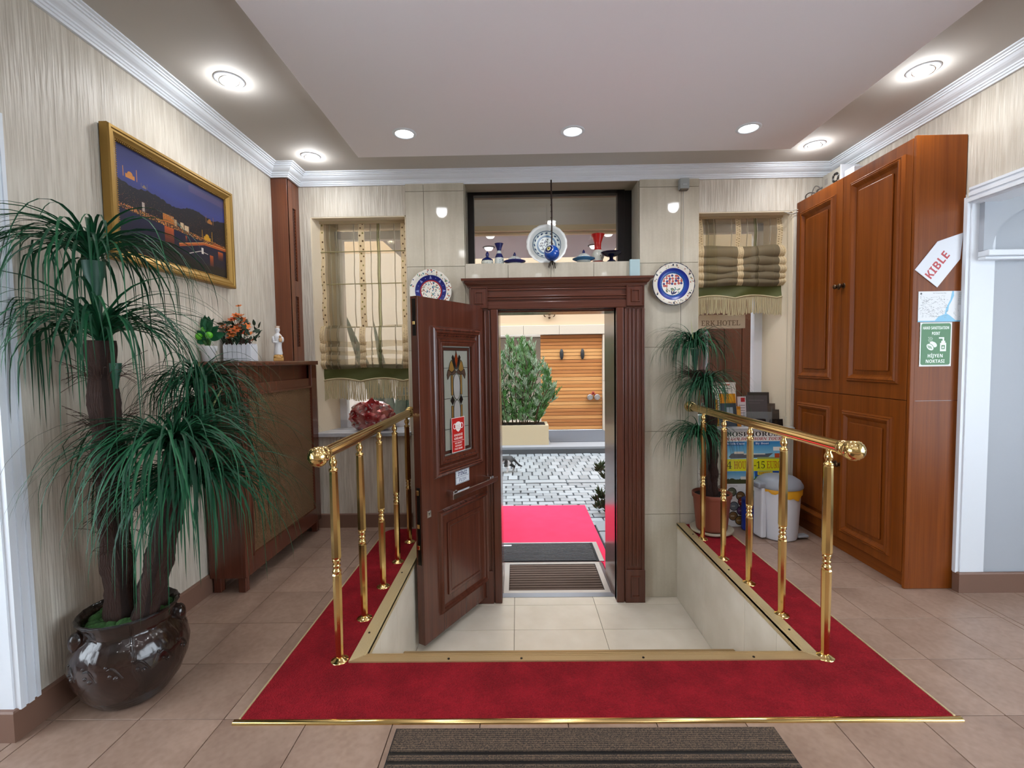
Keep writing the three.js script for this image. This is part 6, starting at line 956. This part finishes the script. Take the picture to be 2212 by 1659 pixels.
    g.fillStyle = '#5a5d60'; for (let k = 0; k < 120; k++) { const x = 20 + rnd() * 360, y = 70 + rnd() * 270; g.fillRect(x, y, 10 + 12 * rnd(), 2.5); } for (let k = 0; k < 14; k++) g.fillRect(520 + rnd() * 12, 20 + k * 12, 40 + 20 * rnd(), 3);
    g.fillStyle = '#33373c'; g.beginPath(); g.arc(34, 30, 13, 0, 7); g.fill(); g.font = '16px sans-serif'; g.fillText('Rail Transportation Map', 190, 30); });
  const mp = sheet('transport_map', 0.232, 0.156, 0.002, std(0xffffff, 0.35, { map }), scene); mp.position.set(2.176, 1.484, S); mp.name = 'transport_map'; tag(mp, 'white and blue rail map stuck on the wardrobe end', 'map');
  const san = canvasTex(420, 580, (g, w, h) => {
    g.fillStyle = '#d9dcd8'; g.fillRect(0, 0, w, h); g.fillStyle = '#0d6a1e'; g.beginPath(); const r = 26, x0 = 16, y0 = 14, x1 = w - 16, y1 = h - 20; g.moveTo(x0 + r, y0); g.arcTo(x1, y0, x1, y1, r); g.arcTo(x1, y1, x0, y1, r); g.arcTo(x0, y1, x0, y0, r); g.arcTo(x0, y0, x1, y0, r); g.fill();
    g.fillStyle = '#e4ebe4'; g.textAlign = 'center'; g.font = 'bold 54px sans-serif'; g.fillText('HAND SANITISATION', w / 2, 92, w - 70); g.font = 'bold 58px sans-serif'; g.fillText('POINT', w / 2, 166, 110);
    for (let i = 0; i < 4; i++) for (let j = 0; j < 3; j++) g.fillRect(112 + j * 20 + (i % 2) * 8, 192 + i * 18, 9, 9);
    g.beginPath(); g.ellipse(180, 290, 52, 34, 0.5, 0, 7); g.fill(); g.strokeStyle = '#0d6a1e'; g.lineWidth = 6; g.beginPath(); g.ellipse(138, 325, 56, 38, 0.7, 0, 7); g.fill(); g.stroke(); for (let k = 0; k < 4; k++) { g.beginPath(); g.moveTo(104 + k * 13, 300 + k * 4); g.lineTo(124 + k * 13, 340 + k * 3); g.stroke(); }
    g.fillRect(270, 270, 80, 112); g.fillRect(284, 244, 52, 30); g.fillRect(300, 206, 22, 40); g.fillRect(252, 196, 70, 20); g.fillStyle = '#0d6a1e'; g.fillRect(288, 300, 44, 54); g.fillStyle = '#e4ebe4'; g.beginPath(); g.arc(310, 332, 12, 0, 7); g.fill(); g.beginPath(); g.moveTo(310, 306); g.lineTo(321, 330); g.lineTo(299, 330); g.fill();
    g.font = 'bold 62px sans-serif'; g.fillText('HİJYEN', w / 2, 462, 220); g.fillText('NOKTASI', w / 2, 534, 256); });
  const sn = sheet('sanitiser_sign', 0.162, 0.226, 0.002, std(0xffffff, 0.35, { map: san }), scene); sn.position.set(2.154, 1.2905, S + 0.0002); sn.name = 'sanitiser_sign'; tag(sn, 'green hand sanitiser sign on the wardrobe end', 'sign');
  // on top of the wardrobe
  const pu = thing('power_supply_box', 'perforated metal power supply box with round fan on top of the wardrobe', 'power supply', [2.18, yT, -3.215]);
  mesh('case', [rbox(-0.055, 0.055, 0.0, 0.13, -0.10, 0.09, 0.002, 1)], std(0x98948a, 0.45, { metalness: 0.4 }), pu);
  const vent = []; for (const r of [0.030, 0.022]) for (let k = 0; k < 8; k++) { const a = k * Math.PI / 4; vent.push(new THREE.TorusGeometry(r, 0.0042, 6, 8, 0.62).rotateZ(a)); }
  mesh('fan_grille', vent.map((g) => g.rotateY(-Math.PI / 2).translate(-0.0555, 0.072, 0.035)), M.black, pu);
  mesh('cover_lip', rbox(-0.062, 0.058, -0.0, 0.135, 0.088, 0.094, 0.001, 1), M.white, pu); mesh('spec_label', box(-0.0562, -0.055, 0.06, 0.10, -0.075, -0.045), std(0x75706a, 0.6), pu);
  const sw = mesh('socket_box', [rbox(2.13, 2.215, yT, yT + 0.085, -3.105, -3.02, 0.006), rbox(2.126, 2.131, yT + 0.02, yT + 0.07, -3.09, -3.04, 0.002, 1)], M.white); tag(sw, 'white socket box beside the power supply on the wardrobe', 'socket');
  const cb = mesh('loose_cable', [tube([[2.13, yT + 0.045, -3.32], [2.10, yT + 0.08, -3.35], [2.09, yT + 0.02, -3.38], [2.11, yT + 0.01, -3.40]], 0.003, 24, 6), tube([[2.12, yT + 0.02, -3.33], [2.085, yT + 0.05, -3.40], [2.08, yT + 0.035, -3.43], [2.10, yT + 0.004, -3.435]], 0.004, 24, 6), tube([[2.13, yT + 0.06, -3.32], [2.11, yT + 0.05, -3.345], [2.12, yT + 0.006, -3.36]], 0.006, 16, 6)], std(0x55514c, 0.6)); tag(cb, 'loose grey cables trailing on top of the wardrobe', 'cable');
  const c2 = mesh('wall_cable', [tube([[2.028, 2.29, -3.43], [1.99, 2.285, -3.428], [1.96, 2.27, -3.428], [1.93, 2.275, -3.43]], 0.003, 16, 6), tube([[2.028, 2.275, -3.43], [1.98, 2.262, -3.428], [1.95, 2.268, -3.43]], 0.003, 16, 6)], std(0xb9b4aa, 0.6)); tag(c2, 'pale cables leaving the wardrobe at the blind head', 'cable');
}
// ---------------------------------------------------------------- ceramics
function plateGeo(R, lobes) { const g = lathe([[0.001, 0.012], [R * 0.55, 0.013], [R * 0.66, 0.020], [R * 0.80, 0.030], [R, 0.036], [R * 0.995, 0.031], [R * 0.8, 0.024], [R * 0.55, 0.006], [R * 0.5, 0.0], [0.001, 0.0]], 96), p = g.attributes.position; for (let i = 0; i < p.count; i++) { const x = p.getX(i), z = p.getZ(i), r = Math.hypot(x, z), a = Math.atan2(z, x); if (r > R * 0.75) { const k = 1 + (0.022 * Math.abs(Math.sin(a * lobes / 2)) - 0.011) * (r / R - 0.75) * 4; p.setX(i, x * k); p.setZ(i, z * k); } } g.computeVertexNormals(); g.rotateX(Math.PI / 2); const uv = g.attributes.uv; for (let i = 0; i < p.count; i++) uv.setXY(i, 0.5 + p.getX(i) / (2.05 * R), 0.5 + p.getY(i) / (2.05 * R)); return g; }
const ring = (g, c, r, col) => { g.fillStyle = col; g.beginPath(); g.arc(c, c, r, 0, 7); g.fill(); };
function sprinkle(g, c, r0, r1, n, cols, s) { for (let k = 0; k < n; k++) { const a = rnd() * 6.283, r = Math.sqrt(r0 * r0 + (r1 * r1 - r0 * r0) * rnd()), x = c + Math.cos(a) * r, y = c + Math.sin(a) * r; g.fillStyle = cols[(rnd() * cols.length) | 0]; g.beginPath(); g.ellipse(x, y, s * rr(0.6, 1.2), s * rr(0.35, 0.7), rnd() * 3, 0, 7); g.fill(); } }
const glazeMat = (map) => phys(0xffffff, 0.28, { map });
{
  const one = canvasTex(512, 512, (g) => { const c = 256; ring(g, c, 256, '#101838'); ring(g, c, 243, '#d7d2c6'); sprinkle(g, c, 200, 238, 60, ['#8a4a3a', '#a3654a', '#4a5a6a', '#3c6a52', '#9a8a6a'], 9); for (let k = 0; k < 6; k++) { const a = k * 1.047 + 0.5; g.fillStyle = '#16203c'; g.beginPath(); g.ellipse(c + Math.cos(a) * 222, c + Math.sin(a) * 222, 13, 9, a, 0, 7); g.fill(); } ring(g, c, 193, '#e4e2dc'); const q = g.createRadialGradient(c, c, 120, c, c, 188); q.addColorStop(0, '#1c6aa8'); q.addColorStop(0.45, '#123f9c'); q.addColorStop(1, '#0c1d7c'); g.fillStyle = q; g.beginPath(); g.arc(c, c, 188, 0, 7); g.fill(); for (let k = 0; k < 40; k++) { const a = k * 0.157; g.fillStyle = '#0f3a5c'; g.beginPath(); g.arc(c + Math.cos(a) * 136, c + Math.sin(a) * 136, 6, 0, 7); g.fill(); } ring(g, c, 128, '#e6e2da');
    g.save(); g.beginPath(); g.arc(c, c, 124, 0, 7); g.clip(); for (let k = 0; k < 30; k++) { const x = c - 105 + (k % 7) * 35 + rr(-6, 6), y = c - 100 + ((k / 7) | 0) * 30 + rr(-5, 5); g.fillStyle = k % 3 ? '#a3261c' : '#2a2468'; g.beginPath(); g.arc(x, y, 14, 0, 7); g.fill(); g.fillStyle = k % 3 ? '#e0b0a4' : '#5a64a8'; g.beginPath(); g.arc(x, y, 4.5, 0, 7); g.fill(); } sprinkle(g, c, 0, 90, 0, ['#000'], 1); for (let k = 0; k < 26; k++) { g.fillStyle = ['#3a6a5a', '#6f9a94', '#9a7a4a'][k % 3]; g.beginPath(); g.ellipse(c + rr(-80, 80), c + rr(40, 100), 13, 5, rnd() * 3, 0, 7); g.fill(); } g.fillStyle = '#141c50'; for (const a of [-0.6, 0, 0.6]) { g.beginPath(); g.ellipse(c + 10 + a * 34, c + 100, 22, 8, a - 1.2, 0, 7); g.fill(); } g.restore(); });
  const two = canvasTex(512, 512, (g) => { const c = 256; ring(g, c, 256, '#e0dcd2'); sprinkle(g, c, 192, 246, 70, ['#a33a22', '#2f7a8a', '#27306c', '#8a5a3a', '#4a8a6a'], 11); ring(g, c, 186, '#171f6e'); for (let k = 0; k < 8; k++) { const a = k * 0.785; g.fillStyle = '#8a94c8'; g.beginPath(); g.moveTo(c + Math.cos(a) * 184, c + Math.sin(a) * 184); g.lineTo(c + Math.cos(a + 0.1) * 146, c + Math.sin(a + 0.1) * 146); g.lineTo(c + Math.cos(a - 0.1) * 146, c + Math.sin(a - 0.1) * 146); g.fill(); g.beginPath(); g.arc(c + Math.cos(a + 0.39) * 160, c + Math.sin(a + 0.39) * 160, 5, 0, 7); g.fill(); } ring(g, c, 132, '#93222a'); ring(g, c, 116, '#e4dfd4'); sprinkle(g, c, 0, 108, 90, ['#a33a22', '#2f7a8a', '#27306c', '#7a4a2a', '#3f8a7a'], 9); });
  const three = canvasTex(512, 512, (g) => { const c = 256; ring(g, c, 256, '#d3d8d6'); ring(g, c, 176, '#2c4f6c'); ring(g, c, 168, '#c9d4d2'); for (let k = 0; k < 16; k++) { const a = k * 0.3927; g.fillStyle = '#1f3f66'; g.beginPath(); g.ellipse(c + Math.cos(a) * 150, c + Math.sin(a) * 150, 16, 9, a + 1.2, 0, 7); g.fill(); } ring(g, c, 124, '#1d6a92'); ring(g, c, 112, '#2a5f8c'); ring(g, c, 100, '#cfdad8'); sprinkle(g, c, 0, 84, 46, ['#1a1f30', '#2a3a5c'], 12); });
  const mk = (name, R, tx, pos, tilt, label, lobes) => { const m = mesh(name, plateGeo(R, lobes), glazeMat(tx), scene, { keepUV: true }); m.position.set(...pos); m.rotation.x = tilt; tag(m, label, 'plate'); return m; };
  mk('wall_plate', 0.152, one, [1.131, 1.772, ZB + 0.016], 0, 'blue rimmed plate with red blossom centre hung on the marble beside the right blind', 24);
  mk('wall_plate', 0.152, two, [-0.622, 1.752, ZB + 0.016], 0, 'floral plate with navy band and red ring hung on the marble behind the door leaf', 16);
  const big = mk('display_plate', 0.152, three, [0.232, 2.085, -3.575], -0.16, 'white scalloped display plate with blue centre standing in the transom', 18); big.position.y = 1.950 + 0.150;
  const flor = (base, cols, bands) => canvasTex(256, 256, (g, w, h) => { g.fillStyle = base; g.fillRect(0, 0, w, h); for (let k = 0; k < 150; k++) { g.fillStyle = cols[(rnd() * cols.length) | 0]; g.beginPath(); g.ellipse(rnd() * w, rnd() * h, rr(3, 9), rr(2, 5), rnd() * 3, 0, 7); g.fill(); } for (const [a, b, c] of bands) { g.fillStyle = c; g.fillRect(0, (1 - b) * h, w, (b - a) * h); } });
  const pot = (name, prof, map, pos, label, cat) => { const g = lathe(prof, 40), uv = g.attributes.uv, p = g.attributes.position; let y1 = 0; for (const q of prof) y1 = Math.max(y1, q[1]); for (let i = 0; i < p.count; i++) uv.setXY(i, uv.getX(i) * 2, p.getY(i) / y1); const t = thing(name, label, cat, pos); const m = new THREE.Mesh(clean(g), glazeMat(map)); m.name = 'body'; m.castShadow = m.receiveShadow = true; t.add(m); return t; };
  const W0 = ['#27306c', '#5a6a4a', '#8a4a3a', '#2f6a8a'], yS = 1.9475, zS = -3.545;
  const k1 = pot('lidded_jar', [[0.001, 0], [0.042, 0.001], [0.046, 0.012], [0.046, 0.036], [0.040, 0.042], [0.001, 0.044]], flor('#cfd2c8', W0, [[0, 0.06, '#27306c']]), [-0.215, yS, zS], 'small round jar with navy domed lid, first on the transom ledge', 'jar');
  mesh('lid', lathe([[0.043, 0.041], [0.040, 0.050], [0.022, 0.062], [0.012, 0.068], [0.010, 0.074], [0.014, 0.084], [0.010, 0.098], [0.001, 0.112]], 32), phys(0x141f5c, 0.12), k1);
  pot('blue_vase', [[0.001, 0], [0.032, 0.001], [0.036, 0.012], [0.036, 0.035], [0.030, 0.070], [0.018, 0.096], [0.015, 0.115], [0.020, 0.135], [0.034, 0.168], [0.031, 0.166], [0.013, 0.120]], flor('#cfd6d2', ['#3a5a6a', '#27306c', '#4a7a5a', '#7a5a3a'], [[0.36, 0.55, '#10185c'], [0.68, 1.0, '#10185c'], [0, 0.05, '#3a6a5a']]), [-0.126, yS, zS - 0.005], 'waisted vase with deep blue neck on the transom ledge', 'vase');
  const dish = (x, rim, label, dz) => { const t = pot('lidded_dish', [[0.001, 0], [0.040, 0.001], [0.050, 0.012], [0.054, 0.020], [0.001, 0.022]], flor('#cfd6d2', W0, []), [x, yS, zS + dz], label, 'dish'); mesh('rim', lathe([[0.050, 0.016], [0.082, 0.030], [0.083, 0.034], [0.052, 0.044], [0.048, 0.044]], 40), phys(rim, 0.12), t); const l = new THREE.Mesh(clean(lathe([[0.053, 0.042], [0.046, 0.054], [0.024, 0.068], [0.012, 0.072]], 36)), glazeMat(flor('#cfd6d2', W0, []))); l.name = 'lid'; t.add(l); mesh('lid_knob', lathe([[0.008, 0.070], [0.011, 0.082], [0.006, 0.094], [0.001, 0.101]], 16), phys(0x141f5c, 0.12), t); };
  dish(-0.010, 0x141a6e, 'lidded dish with navy flange next to the blue necked vase', 0); dish(0.500, 0x1f6a9c, 'lidded dish with sky blue flange next to the red vase', 0.05);
  const rv = pot('red_vase', [[0.001, 0], [0.046, 0.001], [0.052, 0.010], [0.052, 0.022], [0.036, 0.030], [0.046, 0.060], [0.044, 0.085], [0.028, 0.112], [0.024, 0.130], [0.026, 0.160], [0.036, 0.200], [0.052, 0.228], [0.048, 0.226], [0.022, 0.150]], flor('#d2d2c8', ['#2f7aa8', '#7a3a2a', '#4a5a6a'], [[0, 0.12, '#8a1f18'], [0.49, 1.0, '#b3140f']]), [0.618, yS, zS - 0.028], 'tall flared vase with red neck and floral belly in the transom', 'vase');
  const bw = thing('footed_bowl', 'dark navy footed bowl at the frame end of the transom ledge', 'bowl', [0.700, yS, zS + 0.070]);
  mesh('bowl', lathe([[0.001, 0.040], [0.03, 0.042], [0.068, 0.060], [0.078, 0.072], [0.075, 0.072], [0.03, 0.052], [0.001, 0.050]], 40), phys(0x080a2c, 0.12), bw); mesh('foot', lathe([[0.001, 0], [0.034, 0.001], [0.032, 0.010], [0.014, 0.022], [0.014, 0.042]], 28), phys(0x080a2c, 0.12), bw);
}
{ // hanging blue bead charm
  const t = thing('hanging_eye_bead', 'large blue glass eye bead hanging on a dark cord before the transom', 'hanging ornament', [0.258, 2.005, -3.40]);
  mesh('bead', ball(0.056, 0, 0, 0, 1, 1, 1, 32), phys(0x0b4aa8, 0.12, { clearcoat: 0.7, clearcoatRoughness: 0.04 }), t);
  const e = V(-0.45, 0.42, 0.79).normalize(), qn = new THREE.Quaternion().setFromUnitVectors(V(0, 1, 0), e);
  const cap = (r, h) => { const g = lathe([[0.001, 0], [r * 0.6, -h * 0.25], [r, -h]], 28); return g; };
  const disc = (a, o, c) => { const pr = []; for (let k = 0; k <= 6; k++) { const t2 = a * k / 6; pr.push([0.056 * Math.sin(t2) + 1e-4, 0.056 * Math.cos(t2) + o]); } mesh('eye_ring', lathe(pr, 28).applyQuaternion(qn), phys(c, 0.15), t); };
  disc(0.60, 0.0003, 0xc9d4dc); disc(0.54, 0.0007, 0x0a1a5c); disc(0.27, 0.0011, 0xd9d6a0); disc(0.19, 0.0015, 0xb0a050); disc(0.09, 0.0019, 0x0a0a10);
  mesh('cord', [tube([[0, 0.05, 0], [0.002, 0.25, 0.0], [0.0, 0.515, 0.0]], 0.0055, 30, 7)], std(0x2c1c16, 0.8), t);
  const kn = []; for (let k = 0; k < 9; k++) kn.push(ball(0.008, 0.001 * (k % 2), 0.07 + k * 0.045, 0, 1, 0.6, 1, 8)); mesh('knots', kn, std(0x3a241a, 0.8), t);
  const ts = []; for (let k = 0; k < 22; k++) { const a = rnd() * 6.28; ts.push(tube([[0, -0.05, 0], [Math.cos(a) * 0.015, -0.066, Math.sin(a) * 0.012], [Math.cos(a) * 0.026, -0.06 - rr(0.01, 0.05), Math.sin(a) * 0.02]], 0.0022, 6, 4)); } mesh('tassel', ts, std(0x3c352c, 0.9), t);
}
{
  const s = thing('wall_sensor', 'small grey sensor box under the cornice on the marble', 'sensor', [1.205, 2.478, ZB + 0.014]);
  mesh('housing', rbox(-0.034, 0.034, -0.036, 0.036, 0, 0.045, 0.006, 3), std(0x9da3a3, 0.45), s); mesh('lens', rbox(-0.012, 0.016, -0.012, -0.004, 0.044, 0.0465, 0.001, 1), std(0xb9c0c0, 0.3), s); mesh('underside', rbox(-0.028, 0.030, -0.044, -0.034, 0.004, 0.040, 0.004), std(0x6a6256, 0.6), s);
  const c = mesh('sensor_cable', tube([[1.210, 2.44, ZB + 0.016], [1.212, 2.2, ZB + 0.0165], [1.210, 1.94, ZB + 0.016]], 0.0018, 24, 5), std(0xc9c8c0, 0.5)); tag(c, 'thin white cable running down the marble from the sensor box', 'cable');
  const b = mesh('paper_packet', rbox(0.820, 0.893, 1.823, 1.955, -3.436, -3.410, 0.004), std(0xa9c3c8, 0.6)); tag(b, 'pale blue packet standing on the door cornice under the transom', 'packet');
}
renderer.render(scene, camera);
